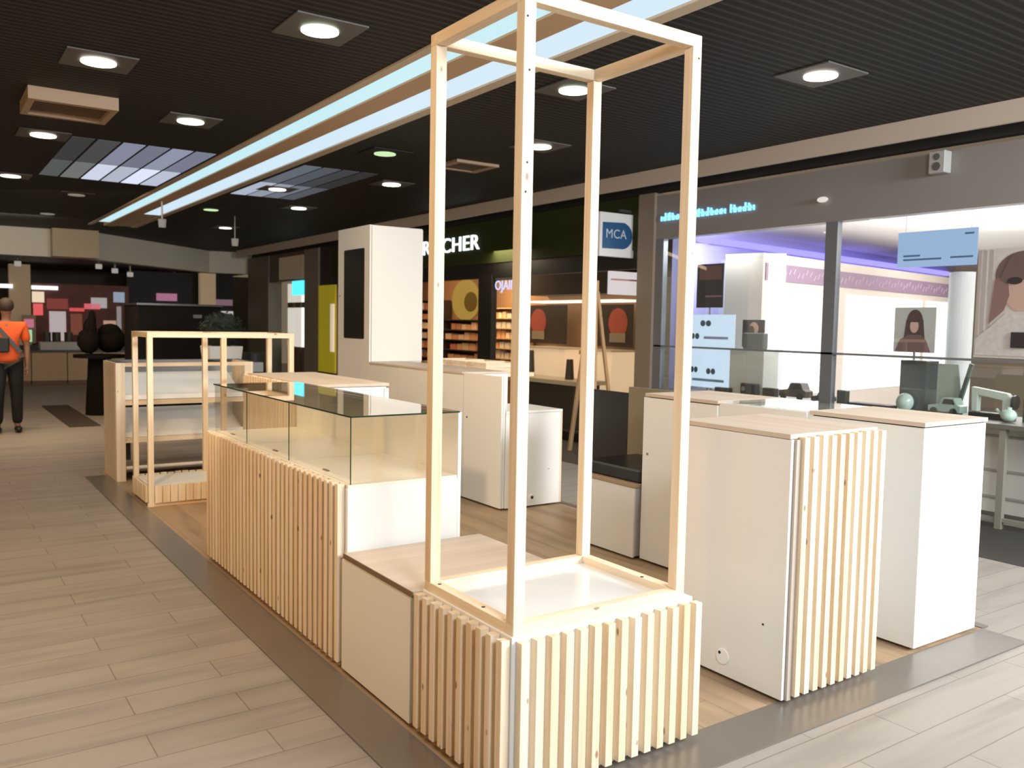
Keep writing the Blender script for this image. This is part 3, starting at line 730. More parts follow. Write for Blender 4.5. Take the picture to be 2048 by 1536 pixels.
def poster(name, y0, y1, z0, z1, x, mat, label, group=None):
    t = thing(name, (x, (y0 + y1) / 2, z0), label, 'poster', group)
    MB().box(x, x + .012, y0, y1, z0, z1).build('board', mat, t)
    if x == 7.5 and z0 != 1.35: MB().box(x + .013, x + .02, (y0 + y1) / 2 - .01, (y0 + y1) / 2 + .01, .836 if z0 != 1.36 else 1.292, z0 + .05).build('stand_rod', ALU, t)
    return t


def ell(c, ry, rz, x, n=28, th=.004):
    m = MB(); pts = [(c[0] + ry * math.cos(2 * PI * i / n), c[1] + rz * math.sin(2 * PI * i / n)) for i in range(n)]
    return m.prism(pts, 0, x - th, x)


# long-haired portrait (plain generic figure)
t = poster('portrait_poster', 4.225, 4.62, 1.36, 1.77, 7.5, PG, 'small poster of a long-haired person in a dark top on the window display')
ell((4.42, 1.645), .075, .105, 7.5).build('printed_hair', HAIR, t)
MB().prism([(4.34, 1.66), (4.50, 1.66), (4.53, 1.40), (4.31, 1.40)], 0, 7.4955, 7.4995).build('printed_long_hair', HAIR, t)
MB().prism([(4.60, 1.365), (4.26, 1.365), (4.30, 1.47), (4.36, 1.52), (4.48, 1.52), (4.56, 1.47)], 0, 7.494, 7.4954).build('printed_top', CLOTH, t)
ell((4.42, 1.60), .040, .062, 7.4945).build('printed_face', SKIN, t)
MB().prism([(4.385, 1.70), (4.455, 1.70), (4.46, 1.635), (4.38, 1.635)], 0, 7.488, 7.4904).build('printed_fringe', HAIR, t)
# big portrait at right edge
t = poster('large_portrait_poster', 2.9, 3.876, 1.34, 2.26, 7.5, P('poster_pinkish', (.86, .76, .74), .6, noise=.25, nscale=8), 'very large pinkish poster of a dark-haired person at the right edge')
for y0, y1 in ((3.745, 3.775), (3.80, 3.83), (3.845, 3.87)): MB().box(7.496, 7.4995, y0, y1, 1.5, 2.25).build('printed_curtain_fold', P('curtain_mauve', (.62, .52, .52), .6), t)
ell((3.50, 2.03), .225, .20, 7.499).build('printed_hair', P('poster_brown', (.20, .12, .12), .6), t)
MB().prism([(3.725, 2.0), (3.62, 2.04), (3.60, 1.86), (3.64, 1.74), (3.755, 1.63), (3.74, 1.80)], 0, 7.490, 7.4948).build('printed_side_hair', P('poster_brown2', (.34, .19, .17), .6), t)
ell((3.50, 1.90), .14, .17, 7.4945).build('printed_face', SKIN, t)
MB().prism([(3.33, 2.20), (3.60, 2.20), (3.68, 2.0), (3.62, 1.96), (3.33, 2.03)], 0, 7.486, 7.490).build('printed_fringe', P('poster_brown', (.20, .12, .12), .6), t)
ell((3.56, 1.985), .06, .03, 7.485).build('printed_dark_glasses', P('poster_dark', (.03, .02, .03), .5), t)
MB().prism([(3.86, 1.36), (3.86, 1.50), (3.72, 1.62), (3.62, 1.72), (3.42, 1.74), (3.1, 1.78), (2.92, 1.7), (2.92, 1.36)], 0, 7.4905, 7.4945).build('printed_knit_top', P('poster_knit', (.85, .74, .73), .7, noise=.22, nscale=24), t)
MB().box(7.47, 7.485, 3.44, 3.56, 1.43, 1.56).build('dark_tag', P('poster_dark', (.03, .02, .03), .5), t)
# black upper poster, blue eyewear poster, small portrait and grey box
t = poster('black_poster', 6.72, 7.12, 1.78, 2.28, 7.5, P('poster_black', (.025, .022, .022), .5, noise=.6, nscale=14), 'black poster hanging high in the left window pane')
MB().box(7.494, 7.4995, 6.74, 7.08, 2.10, 2.26).build('printed_portrait', P('poster_reddish', (.16, .07, .06), .6, noise=.5, nscale=20), t)
MB().box(7.494, 7.4995, 6.74, 6.98, 1.90, 1.92).build('printed_line', P('poster_pink', (.3, .15, .2), .6), t)
t = poster('blue_eyewear_poster', 6.53, 7.20, .86, 1.70, 7.5, E('poster_blue', (.62, .76, .90), .95), 'light blue poster showing pairs of glasses behind the left window pane')
for (y, z, w) in ((6.96, 1.60, .085), (7.12, 1.45, .07), (7.12, 1.06, .06), (6.86, 1.05, .07)):
    g = ell((y + .045, z), .042, .04, 7.498); g.v += []; k = MB()
    for c in (y - w * .5, y + w * .5): k.f += [tuple(i + len(k.v) for i in f) for f in ell((c, z), w * .45, .035, 7.498).f]; k.v += ell((c, z), w * .45, .035, 7.498).v
    k.build('printed_glasses', P('lens_blue', (.06, .13, .18), .4), t)
MB().box(7.494, 7.4995, 6.66, 7.14, .93, .96).build('printed_line', P('line_blue', (.25, .42, .58), .5), t)
MB().box(7.494, 7.4995, 6.62, 6.98, 1.42, 1.45).build('printed_line', P('line_violet', (.40, .42, .75), .5), t)
t = poster('small_portrait_poster', 6.12, 6.42, 1.35, 1.645, 7.5, P('poster_dark2', (.06, .045, .045), .5), 'small dark portrait poster right of the blue poster')
ell((6.26, 1.55), .06, .07, 7.499).build('printed_face', SKIN, t)
ell((6.29, 1.52), .04, .06, 7.493).build('printed_hair', HAIR, t)
o = MB().box(7.38, 7.46, 6.03, 6.31, 1.33, 1.505).build('grey_case', P('case_grey', (.10, .115, .11), .4), None, loc=(7.42, 6.17, 1.33), bevel=.01)
tag(o, 'dark grey case in front of the small portrait poster', 'case')
o = MB().box(7.36, 7.60, 6.0, 6.46, .84, 1.329).build('display_plinth', P('plinth_pale', (.60, .62, .58), .5), None, loc=(7.5, 6.2, .84))
tag(o, 'pale plinth under the small portrait poster', 'plinth')
# hanging blue sign
t = thing('hanging_blue_sign', (7.5, 4.25, 2.15), 'light blue rectangular sign hanging inside the optician window', 'sign')
MB().box(7.495, 7.507, 3.89, 4.62, 2.135, 2.455).build('sign_board', E('sign_blue', (.36, .52, .78), .85), t)
mb = MB()
for y0, y1, z in ((4.40, 4.56, 2.23), (4.20, 4.56, 2.195), (3.92, 4.12, 2.2), (3.92, 4.0, 2.40)): mb.box(7.491, 7.4945, y0, y1, z, z + .016)
mb.build('print_line', P('print_blue', (.10, .22, .42), .5), t)
mb = MB()
for y in (3.95, 4.55): mb.cyl((7.50, y, 2.455), .003, .365, n=6)
mb.build('wire', ALU, t)
# white column
o = MB().cyl((8.05, 4.30, 0.02), .11, 2.09, n=28).build('white_column', P('column_white', (.80, .84, .86), .4), None, smooth=False, loc=(8.05, 4.3, 0))
tag(o, 'round white column inside the optician shop', 'column')

# window ornaments on the counter top
ZC = .835
t = thing('dark_display_box', (7.45, 4.32, ZC), 'dark green upright box under the small portrait poster', 'box')
MB().box(7.35, 7.55, 4.20, 4.45, ZC, 1.29).build('body', P('box_green', (.035, .055, .055), .3), t, bevel=.004)
MB().box(7.345, 7.3495, 4.22, 4.43, 1.03, 1.04).build('band', P('band_grey', (.15, .2, .18), .4), t)
t = thing('pale_card_stand', (7.48, 4.07, ZC), 'pale card leaning beside the dark green box', 'card')
MB().prism([(3.93, ZC), (4.17, ZC), (4.17, 1.27), (3.99, 1.27)], 0, 7.48, 7.49).build('card', P('card_pale', (.42, .50, .44), .5), t)
MB().bar((7.46, 3.98, ZC), (7.46, 3.86, 1.28), .03, .03).build('strut', P('strut_green', (.12, .16, .14), .5), t)
def lump(name, label, cat, c, r, sc, mat, extra=None):
    o = MB().ball((c[0], c[1], c[2]), r, 16, 10, sc).build(name, mat, None, smooth=True, loc=(c[0], c[1], c[2] - r * sc[2]))
    return tag(o, label, cat)
PG1 = P('porcelain_green', (.42, .56, .50), .3); DG = P('metal_dark', (.05, .05, .045), .4); PGR = P('porcelain_white', (.66, .74, .68), .3)
def vintage_car(y, label, m1, m2, s=1.0, group='toy cars on the window counter'):
    t = thing('toy_car', (7.32, y, ZC), label, 'toy car', group)
    MB().prism([(y - .15 * s, ZC + .03 * s), (y + .15 * s, ZC + .03 * s), (y + .15 * s, ZC + .085 * s), (y + .05 * s, ZC + .10 * s), (y + .02 * s, ZC + .16 * s), (y - .09 * s, ZC + .16 * s), (y - .12 * s, ZC + .10 * s), (y - .15 * s, ZC + .09 * s)], 0, 7.26, 7.38).build('body', m1, t, bevel=.004)
    for yy in (y - .09 * s, y + .09 * s): MB().cyl((7.252, yy, ZC + .035 * s), .034 * s, .007, axis=0, n=18).build('wheel', m2, t)
    MB().prism([(y + .012 * s, ZC + .105 * s), (y - .004 * s, ZC + .15 * s), (y - .08 * s, ZC + .15 * s), (y - .10 * s, ZC + .105 * s)], 0, 7.2535, 7.2595).build('side_window', DG, t)
vintage_car(3.98, 'pale green vintage toy car on the window counter', PG1, DG, .95)
vintage_car(5.55, 'dark brown vintage toy car left of the window mullion', P('toy_brown', (.10, .085, .07), .4), DG, 1.1)
vintage_car(5.22, 'smallest dark toy car right of the other dark toy car', DG, P('toy_grey', (.14, .13, .12), .4), .7)
for y, w, h, lab in ((5.86, .16, .10, 'low dark grey box between the black radio and the dark toy car'), (6.50, .20, .06, 'flat dark box left of the black radio'), (5.0, .10, .14, 'small dark upright box just left of the window mullion')):
    o = MB().box(7.28, 7.35, y - w / 2, y + w / 2, ZC, ZC + h).build('dark_box', P('dark_item', (.05, .048, .04), .4), None, loc=(7.34, y, ZC), bevel=.006); tag(o, lab, 'box', 'dark boxes on the window counter')
t = thing('dark_radio', (7.35, 6.15, ZC), 'small black vintage radio on the left of the window counter', 'radio')
MB().box(7.28, 7.345, 6.02, 6.24, ZC, ZC + .13).build('body', P('radio_black', (.03, .03, .028), .4), t, bevel=.012)
MB().cyl((7.274, 6.19, ZC + .07), .025, .005, axis=0, n=16).build('dial', ALU, t)
t = thing('sewing_machine', (7.4, 3.62, ZC), 'dark and white vintage sewing machine at the right of the window counter', 'sewing machine')
MB().box(7.32, 7.44, 3.46, 3.80, ZC, ZC + .05).build('base', DG, t, bevel=.005)
MB().prism([(3.47, ZC + .05), (3.54, ZC + .05), (3.54, ZC + .16), (3.74, ZC + .19), (3.74, ZC + .05), (3.79, ZC + .05), (3.80, ZC + .26), (3.50, ZC + .22), (3.47, ZC + .18)], 0, 7.35, 7.41).build('arm', PGR, t, bevel=.006)
MB().cyl((7.38, 3.44, ZC + .15), .06, .02, axis=1, n=20).build('hand_wheel', DG, t)
t = thing('mantel_clock', (7.38, 3.30, ZC), 'arched brown mantel clock at the right edge of the window counter', 'clock')
pts = [(3.24, ZC), (3.37, ZC)] + [(3.305 + .065 * math.cos(math.radians(a)), ZC + .17 + .075 * math.sin(math.radians(a))) for a in range(0, 181, 20)]
MB().prism(pts, 0, 7.34, 7.42).build('case', P('clock_brown', (.12, .10, .07), .5), t)
MB().cyl((7.333, 3.305, ZC + .15), .04, .006, axis=0, n=20).build('dial', PGR, t)
t = thing('porcelain_teapot', (7.3, 3.46, ZC), 'pale green porcelain teapot beside the mantel clock', 'teapot')
MB().ball((7.22, 3.42, ZC + .055), .06, 18, 10, (1, 1, .85)).build('body', PG1, t, smooth=True)
MB().cyl((7.22, 3.42, ZC + .10), .02, .02, n=12).build('lid', PG1, t)
MB().bar((7.22, 3.47, ZC + .05), (7.22, 3.52, ZC + .10), .014).build('spout', PG1, t)
t = thing('glass_dome', (7.32, 4.22, ZC), 'pale green glass dome in front of the dark green box', 'dome')
MB().ball((7.20, 4.30, ZC + .09), .075, 18, 10, (1, 1, 1.1)).build('dome', P('dome_green', (.35, .46, .42), .2), t, smooth=True)
MB().cyl((7.20, 4.30, ZC + .001), .085, .02, n=20).build('base', P('dome_base', (.45, .5, .45), .4), t)
o = MB().box(7.27, 7.42, 4.50, 4.92, ZC, ZC + .035).build('display_tray', P('tray_black', (.02, .02, .03), .4), None, loc=(7.35, 4.71, ZC), bevel=.004)
tag(o, 'flat black tray right of the window mullion', 'tray')

# fascia details
t = thing('fascia_lettering', (7.19, 6.7, 2.8), 'glowing blue lettering on the grey optician fascia', 'sign')
BL = E('blue_letter', (.22, .60, .95), 1.6)
mb = MB(); y = 7.42
random.seed(3)
for w, n in ((.05, 6), (.07, 8), (.07, 5)):
    for i in range(n):
        h = random.choice((.055, .06, .09))
        mb.box(7.175, 7.199, y - .012, y, 2.78, 2.78 + h); mb.box(7.175, 7.199, y - .045, y - .012, 2.78 + h * .45, 2.79 + h * .45)
        mb.box(7.175, 7.199, y - .057, y - .045, 2.78, 2.78 + h * .9); y -= .066
    y -= .06
mb.build('letter_strokes', BL, t)
t = thing('wall_lamp', (7.19, 5.22, 2.79), 'small round white downlight, placed on the grey optician fascia', 'lamp')  # a soffit downlight, shaped as a fitting on the vertical fascia
MB().ball((7.17, 5.22, 2.795), .06, 16, 8, (.5, 1, .45)).build('lamp_head', E('lampy', (.9, .82, .75), .75), t, smooth=True)
t = thing('wall_speaker', (7.15, 4.06, 2.98), 'grey box speaker mounted on the optician fascia', 'speaker')
MB().box(7.09, 7.199, 3.99, 4.13, 2.885, 3.07).build('body', P('speaker_grey', (.40, .41, .40), .5), t, bevel=.006)
mb = MB(); mb.cyl((7.085, 4.06, 2.94), .035, .005, axis=0, n=18); mb.cyl((7.085, 4.06, 3.02), .028, .005, axis=0, n=18)
mb.build('driver', P('driver_dark', (.10, .10, .10), .5), t)

# ============================================================ COSMETICS SHOP
t = thing('shop_name_sign', (7.19, 12.2, 2.7), 'glowing white ROCHER lettering on the dark green fascia', 'sign')
text_obj('lettering', 'ROCHER', .335, E('white_letter', (.85, .95, .95), 1.4), t, (7.185, 13.22, 2.70), (0, -1, 0), (0, 0, 1), .012, 1.33)
t = thing('projecting_sign', (7.0, 7.95, 2.6), 'square white projecting sign with a rounded blue emblem', 'sign')
MB().box(6.68, 7.28, 7.92, 7.98, 2.38, 2.90).build('sign_box', P('sign_white', (.62, .61, .60), .4, emit=(.8, .8, .8), es=.12), t, bevel=.004)
pts = [(6.72, 2.47), (6.72, 2.78)] + [(7.02 + .17 * math.cos(math.radians(a)), 2.635 + .16 * math.sin(math.radians(a))) for a in range(80, -101, -12)]
MB().prism(pts, 1, 7.912, 7.9195).build('blue_emblem', P('emblem_blue', (.02, .09, .22), .4), t)
text_obj('lettering', 'MCA', .15, P('letter_pale', (.5, .6, .68), .5), t, (6.76, 7.908, 2.60), (1, 0, 0), (0, 0, 1), .002)
MB().box(7.0, 7.30, 7.935, 7.965, 2.92, 2.955).build('bracket', DG, t)
t = thing('projecting_sign', (7.1, 7.95, 2.0), 'small white and pale red lit sign under the blue emblem sign', 'sign')
MB().box(6.86, 7.33, 7.93, 7.97, 1.93, 2.21).build('sign_box', E('sign_pinkwhite', (.72, .66, .66), .8), t, bevel=.004)
MB().box(6.88, 7.30, 7.925, 7.9295, 2.10, 2.12).build('red_line', P('line_red', (.5, .22, .22), .5), t)
t = thing('reflected_lettering', (7.25, 10.7, 2.1), 'small glowing blue-white letters in place of text reflected in the cosmetics window', 'sign')  # mirror image of a text in the glass, built as glowing letters
text_obj('lettering', 'OJAIF', .20, E('blue_white_letter', (.55, .60, .95), 1.1), t, (7.22, 10.98, 2.06), (0, -1, 0), (0, 0, 1), .006, 1.0)
MB().box(7.226, 7.234, 10.3, 10.99, 2.20, 2.249).build('mounting_rail', DG, t)
# yellow round emblem
t = thing('round_emblem', (9.15, 15.0, 2.0), 'large yellow round emblem on the cosmetics back wall', 'sign')
k = ell((15.05, 2.02), .55, .42, 9.19); k.build('disc', E('yellow_emblem', (.70, .42, .06), .42), t)
ell((14.85, 1.98), .25, .2, 9.184).build('dark_leaf_mark', P('leaf_mark', (.12, .09, .01), .5), t)

# shelving with products: each shelf bay a thing, products individual
PM = [P('prod_%d' % i, c, .5) for i, c in enumerate([(.70, .32, .14), (.75, .40, .20), (.62, .20, .12), (.80, .55, .32), (.50, .24, .12), (.85, .70, .48), (.35, .16, .09), (.72, .62, .50)])]
PCN = ['rust orange', 'orange', 'red brown', 'light tan', 'dark brown', 'cream', 'blackish brown', 'grey beige']
LV = ['the top', 'the second', 'the third', 'the fourth', 'the fifth', 'the sixth', 'the seventh']
SHW = P('shelf_dark', (.05, .03, .02), .5); SHG = P('shelf_gold', (.60, .40, .20), .5)


def bay(xf, y0, y1, z0, nlev, dz, mat, label, pg, plab, pm, w=.16, back=None):
    t = thing('product_shelf', (xf + .15, (y0 + y1) / 2, 0), label, 'shelf unit', 'shelves in the cosmetics shop')
    MB().box(xf + .30, xf + .32, y0, y1, 0.02, z0 + nlev * dz).build('back_board', back or mat, t)
    for y in (y0, y1 - .03): MB().box(xf, xf + .30, y, y + .03, 0.02, z0 + nlev * dz).build('side_board', mat, t)
    for j in range(nlev + 1): MB().box(xf, xf + .30, y0 + .03, y1 - .03, z0 + j * dz - .02, z0 + j * dz).build('shelf_board', mat, t)
    for j in range(nlev):
        y = y0 + .05
        while y < y1 - w - .03:
            ww = random.uniform(.6, 1) * w; h = random.uniform(.45, .8) * dz
            o = MB().box(xf + .05, xf + .2, y, y + ww, z0 + j * dz + .001, z0 + j * dz + h).build('product_box', random.choice(pm), None, loc=(xf + .1, y, z0 + j * dz))
            cn = PCN[int(o.data.materials[0].name.split('_')[1])]
            tag(o, 'small %s product box on %s level of the %s' % (cn, LV[nlev - 1 - j], plab), 'product box', pg); y += ww + .03


random.seed(5)
bay(8.85, 13.95, 15.4, .62, 5, .20, SHW, 'dark shelves of orange and brown products left of the black post', 'products on the dark shelves', 'dark cosmetics shelves', PM[:5], .24)
bay(8.85, 15.6, 16.9, .62, 7, .20, SHW, 'shelves at the far end of the cosmetics shop', 'products on the far end shelves', 'far end shelves', PM, .24)
bay(8.85, 12.65, 13.65, .55, 7, .185, SHG, 'brightly lit golden product shelves right of the black post', 'products on the golden shelves', 'golden lit shelves', [PM[3], PM[5], PM[7], PM[1]], .16)
lamp('shelf_light', 'AREA', (8.3, 13.1, 2.6), (8.9, 13.1, 1.0), 40, (1, .72, .42), .8, .8)
lamp('shelf_light', 'AREA', (8.2, 15.5, 2.7), (8.9, 15.5, 1.0), 28, (1, .60, .35), .8, 1.5)
lamp('shelf_light', 'AREA', (8.1, 10.6, 2.9), (8.7, 10.6, .8), 80, (1, .78, .52), .8, 2.5)
# right part of the cosmetics shop: lit board, posters, cream counters
t = thing('lit_shelf_board', (8.9, 10.8, 1.93), 'long white lit shelf line across the cosmetics shop', 'shelf')
MB().box(8.75, 9.19, 9.85, 12.35, 1.925, 1.955).build('shelf_board', E('lit_line', (1, .85, .65), 1.4), t)
o = MB().box(8.8, 9.19, 9.85, 12.3, 2.05, 2.55).build('dark_header_panel', P('header_dark', (.018, .012, .008), .7, spec=.2), None, loc=(9, 10.7, 2.05))
tag(o, 'dark brown header panel above the lit shelf', 'panel')
for y0, y1, yc, lab in ((11.22, 12.26, 12.0, 'dark poster with a red round shape, left one in the cosmetics shop'), (9.62, 10.46, 9.95, 'dark poster with a red round shape, right one in the cosmetics shop')):
    t = poster('red_disc_poster', y0, y1, 1.23, 1.88, 8.8, P('poster_brown3', (.05, .035, .028), .5, noise=.4, nscale=6), lab, 'red disc posters')
    ell((yc, 1.60), .22, .22, 8.799).build('printed_disc', P('disc_red', (.42, .09, .06), .5), t)
    MB().box(8.79, 8.7948, yc - .18, yc + .18, 1.30, 1.44).build('printed_base', P('disc_grey', (.30, .24, .17), .5), t)
for k, (y0, y1) in enumerate(((11.0, 12.1), (9.85, 10.5))):
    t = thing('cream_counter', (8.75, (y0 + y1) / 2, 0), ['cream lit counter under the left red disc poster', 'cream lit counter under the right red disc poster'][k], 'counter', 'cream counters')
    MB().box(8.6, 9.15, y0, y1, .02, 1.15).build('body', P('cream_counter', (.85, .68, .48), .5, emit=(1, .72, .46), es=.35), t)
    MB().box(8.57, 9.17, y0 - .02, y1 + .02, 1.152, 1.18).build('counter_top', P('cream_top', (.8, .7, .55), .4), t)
t = thing('low_display_table', (8.0, 10.3, 0), 'low table with pale top and dark base in the cosmetics shop', 'table')
MB().box(7.7, 8.3, 9.6, 11.4, .68, .74).build('table_top', P('table_pale', (.6, .5, .36), .4), t)
MB().box(7.75, 8.25, 9.7, 11.3, .02, .68).build('base', P('table_base', (.06, .05, .035), .5), t)
for k, (y, h) in enumerate(((9.75, .46), (10.1, .30), (11.1, .40))):
    o = MB().cyl((8.0, y, .741), .07, h, n=16, r2=.05).build('tall_vase', P('vase_dark', (.06, .05, .03), .4), None, loc=(8.0, y, .741))
    tag(o, ['tallest dark vase on the low display table', 'shortest dark vase on the low display table', 'dark vase at the left end of the low display table'][k], 'vase', 'vases on the low display table')

# yellow panel, product poster, white-lit small shop
t = thing('yellow_panel', (7.2, 17.4, 0), 'tall glowing yellow panel left of the cosmetics shop', 'panel')
MB().box(7.16, 7.2, 16.95, 17.84, .45, 2.3).build('panel_face', P('yellow_face', (.45, .38, .02), .5, emit=(.8, .66, .03), es=.16), t)
MB().box(7.16, 7.2, 16.95, 17.84, 0, .45).build('dark_base', DARKW, t)
o = MB().box(7.12, 7.155, 16.95, 17.1, .9, 1.9).build('white_product_poster', P('wpp', (.7, .62, .5), .5, emit=(.9, .75, .55), es=.5), None, loc=(7.14, 17, .9))  # poster glows by itself to look bright, though it is no lamp
tag(o, 'narrow white poster on the right side of the yellow panel', 'poster')
o = MB().box(7.15, 7.198, 18.75, 20.3, 2.50, 3.02).build('beige_shop_sign', P('beige_sign', (.30, .22, .14), .5, emit=(.4, .3, .2), es=.12), None, loc=(7.18, 19.5, 2.5))
tag(o, 'beige sign board above the small white-lit shop', 'sign')
o = MB().box(7.14, 7.19, 18.70, 19.4, 2.12, 2.44).build('cyan_sign', E('cyan', (.08, .75, .85), 1.3), None, loc=(7.16, 19, 2.1))
tag(o, 'small glowing cyan sign at the white-lit shop', 'sign')
for k, (y0, y1, e) in enumerate(((18.8, 19.4, 1.2), (19.45, 20.0, 1.5), (20.08, 20.45, .7), (20.55, 20.95, .7))):
    t = thing('lit_shelf_column', (7.9, (y0 + y1) / 2, 0), ['lit white shelf column nearest the cyan sign', 'brightest lit white shelf column', 'third lit white shelf column of the small shop', 'lit white shelf column nearest the grey pillar'][k], 'shelf', 'lit shelf columns of the small white shop')
    for z0, z1 in ((.9, 1.85), (1.98, 2.44)): MB().box(7.6, 7.9, y0, y1, z0, z1).build('lit_panel', E('litcol_%d' % k, (1, .93, .80), e * (.8 if z0 < 1 else 1)), t)
    MB().box(7.6, 7.9, y0, y1, 1.85, 1.98).build('shelf_board', BROWNW, t)
    MB().box(7.6, 7.9, y0, y1, 0, .9).build('base', BROWNW, t)

# ============================================================ FAR LEFT
for k in range(4):
    x0 = 1.35 + k * .72
    t = thing('beige_base_cabinet', (x0 + .35, 22, 0), ['leftmost', 'second from left', 'third from left', 'rightmost'][k] + ' beige base cabinet at the far end of the hall', 'cabinet', 'beige base cabinets at the far end')
    MB().box(x0, x0 + .70, 21.9, 22.5, .08, .72).build('door', P('beige_cab', (.62, .46, .26), .5), t)
    MB().box(x0, x0 + .70, 21.95, 22.5, 0, .08).build('plinth', P('plinth_brown', (.22, .13, .06), .5), t)
o = MB().box(1.3, 4.3, 21.85, 22.55, .722, .77).build('worktop', P('worktop_dark', (.06, .055, .05), .4), None, loc=(2.8, 22.2, .72))
tag(o, 'dark worktop along the far beige cabinets', 'worktop')
LB = E('white_bar', (.80, .84, .88), 1.2)
for k, (x0, x1) in enumerate(((1.2, 1.78), (2.19, 2.74))):
    o = MB().box(x0, x1, (22.55, 22.94)[k], (22.599, 22.999)[k], 2.15, 2.24).build('light_bar', LB, None, loc=(x0, (22.55, 22.94)[k], 2.15)); tag(o, ['left white light bar above the far counter', 'right white light bar above the far counter'][k], 'light', 'light bars above the far counter')
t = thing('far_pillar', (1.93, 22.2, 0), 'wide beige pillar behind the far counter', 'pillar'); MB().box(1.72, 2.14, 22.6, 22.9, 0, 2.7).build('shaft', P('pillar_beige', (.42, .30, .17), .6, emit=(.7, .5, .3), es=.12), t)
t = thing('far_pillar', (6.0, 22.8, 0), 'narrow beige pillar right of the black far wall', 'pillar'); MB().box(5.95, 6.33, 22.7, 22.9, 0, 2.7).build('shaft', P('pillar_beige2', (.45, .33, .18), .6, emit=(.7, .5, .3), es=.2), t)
t = thing('info_screen', (2.03, 22.2, .77), 'small upright screen with pink and green picture on the far counter', 'screen')
MB().box(1.90, 2.18, 22.1, 22.13, .92, 1.55).build('frame', P('frame_tan', (.35, .25, .15), .5), t)
MB().box(1.95, 2.14, 22.09, 22.099, 1.27, 1.46).build('pink_picture', E('pinkpic', (.70, .20, .30), .6), t)
MB().box(1.98, 2.10, 22.09, 22.099, .95, 1.22).build('green_picture', E('greenpic', (.35, .75, .42), .8), t)
MB().box(1.85, 2.2, 21.95, 22.2, .771, .88).build('black_base', BLACK, t)
t = thing('red_sign_wall', (3.0, 23.0, 0), 'wall of red and white lit signs behind the far counter', 'display wall')
MB().box(2.2, 4.3, 23.0, 23.1, 0, 2.3).build('wall_board', P('brown_red', (.16, .05, .035), .6, noise=.6, nscale=4), t)
random.seed(11)
for (x0, x1, z0, z1, c, e) in ((2.2, 2.45, 1.85, 2.1, (.9, .7, .5), .8), (2.22, 2.42, 1.55, 1.82, (.9, .12, .12), .7), (2.5, 2.95, 1.7, 1.95, (.30, .04, .03), .5), (2.98, 3.3, 1.66, 1.74, (.9, .10, .10), .6),
                               (3.3, 3.65, 1.72, 1.85, (.9, .15, .2), .6), (2.55, 2.9, .95, 1.65, (.75, .62, .62), .5), (3.0, 3.25, 1.1, 1.6, (.25, .06, .03), .5), (3.45, 3.8, 1.75, 2.0, (.6, .55, .55), .5), (3.95, 4.2, 1.9, 2.15, (.35, .42, .55), .6),
                               (3.72, 4.0, 1.25, 1.45, (.75, .45, .3), .5), (4.02, 4.12, 1.0, 1.8, (.40, .36, .34), .5)):
    MB().box(x0, x1, 22.97, 22.999, z0, z1).build('lit_panel', E('fp_%d_%d' % (int(x0 * 100), int(z0 * 100)), c, e), t)
t = thing('counter_machine', (2.55, 22.1, .77), 'white machine with dark bowls standing on the far counter', 'machine')
MB().box(2.25, 3.1, 22.0, 22.4, .771, .95).build('body', P('machine_white', (.62, .60, .56), .4), t)
mb = MB()
for x in (2.4, 2.6, 2.85): mb.cyl((x, 22.2, .951), .09, .22, n=14)
mb.build('dark_bowl', P('bowl_dark', (.06, .045, .04), .4), t)
t = thing('black_far_wall', (5.0, 23.2, 0), 'big black wall with a pink sign at the far end of the hall', 'wall panel')
MB().box(4.35, 7.0, 23.5, 23.6, 0, 2.72).build('wall_board', P('far_black', (.008, .007, .007), .6), t)
MB().box(5.05, 5.55, 23.44, 23.495, 1.98, 2.17).build('pink_sign', E('pink_sign', (.42, .16, .26), .7), t)
MB().box(6.5, 6.98, 23.44, 23.495, 1.90, 2.06).build('mauve_sign', E('mauve', (.25, .14, .18), .6), t)
MB().box(6.45, 6.98, 23.40, 23.495, 1.60, 1.75).build('white_sign', E('mwhite', (.55, .52, .5), .8), t)
# dark stand, silhouettes near x=2.2,y=14.8
t = thing('round_pedestal', (2.35, 14.9, 0), 'dark round pedestal table far left of the kiosk', 'table')
DKB = P('stand_black', (.010, .008, .007), .9, spec=.1)
MB().cyl((2.35, 14.9, 0), .22, .9, n=20, r2=.17).build('pedestal', DKB, t)
MB().cyl((2.35, 14.9, .9), .38, .05, n=28).build('table_top', DKB, t)
def silhouette(label, parts_):  # dark shapes of unclear identity, built as black lumps
    mb = MB()
    for c, r_, sc in parts_: mb.ball(c, r_, 16, 10, sc, .09)
    o = mb.build('black_bag', DKB, None, smooth=True, loc=(parts_[0][0][0], parts_[0][0][1], .95)); tag(o, label, 'silhouette', 'black silhouettes')
silhouette('bulky black bag on the right of the dark pedestal table', [((2.52, 14.9, 1.17), .20, (1.15, .8, .95)), ((2.50, 14.9, 1.30), .15, (1.2, .8, .9))])
silhouette('tall pointed black bag on the left of the dark pedestal table', [((2.17, 14.72, 1.17), .17, (.95, .8, 1.15)), ((2.19, 14.72, 1.35), .12, (.8, .8, 1.5)), ((2.22, 14.72, 1.50), .07, (.8, .8, 2.0))])
t = thing('doormat', (1.9, 15.6, 0), 'dark mat on the floor beside the round pedestal table', 'mat')
MB().box(1.7, 2.1, 13.3, 16.6, .001, .012).build('mat', P('mat_dark', (.06, .045, .03), .8), t)

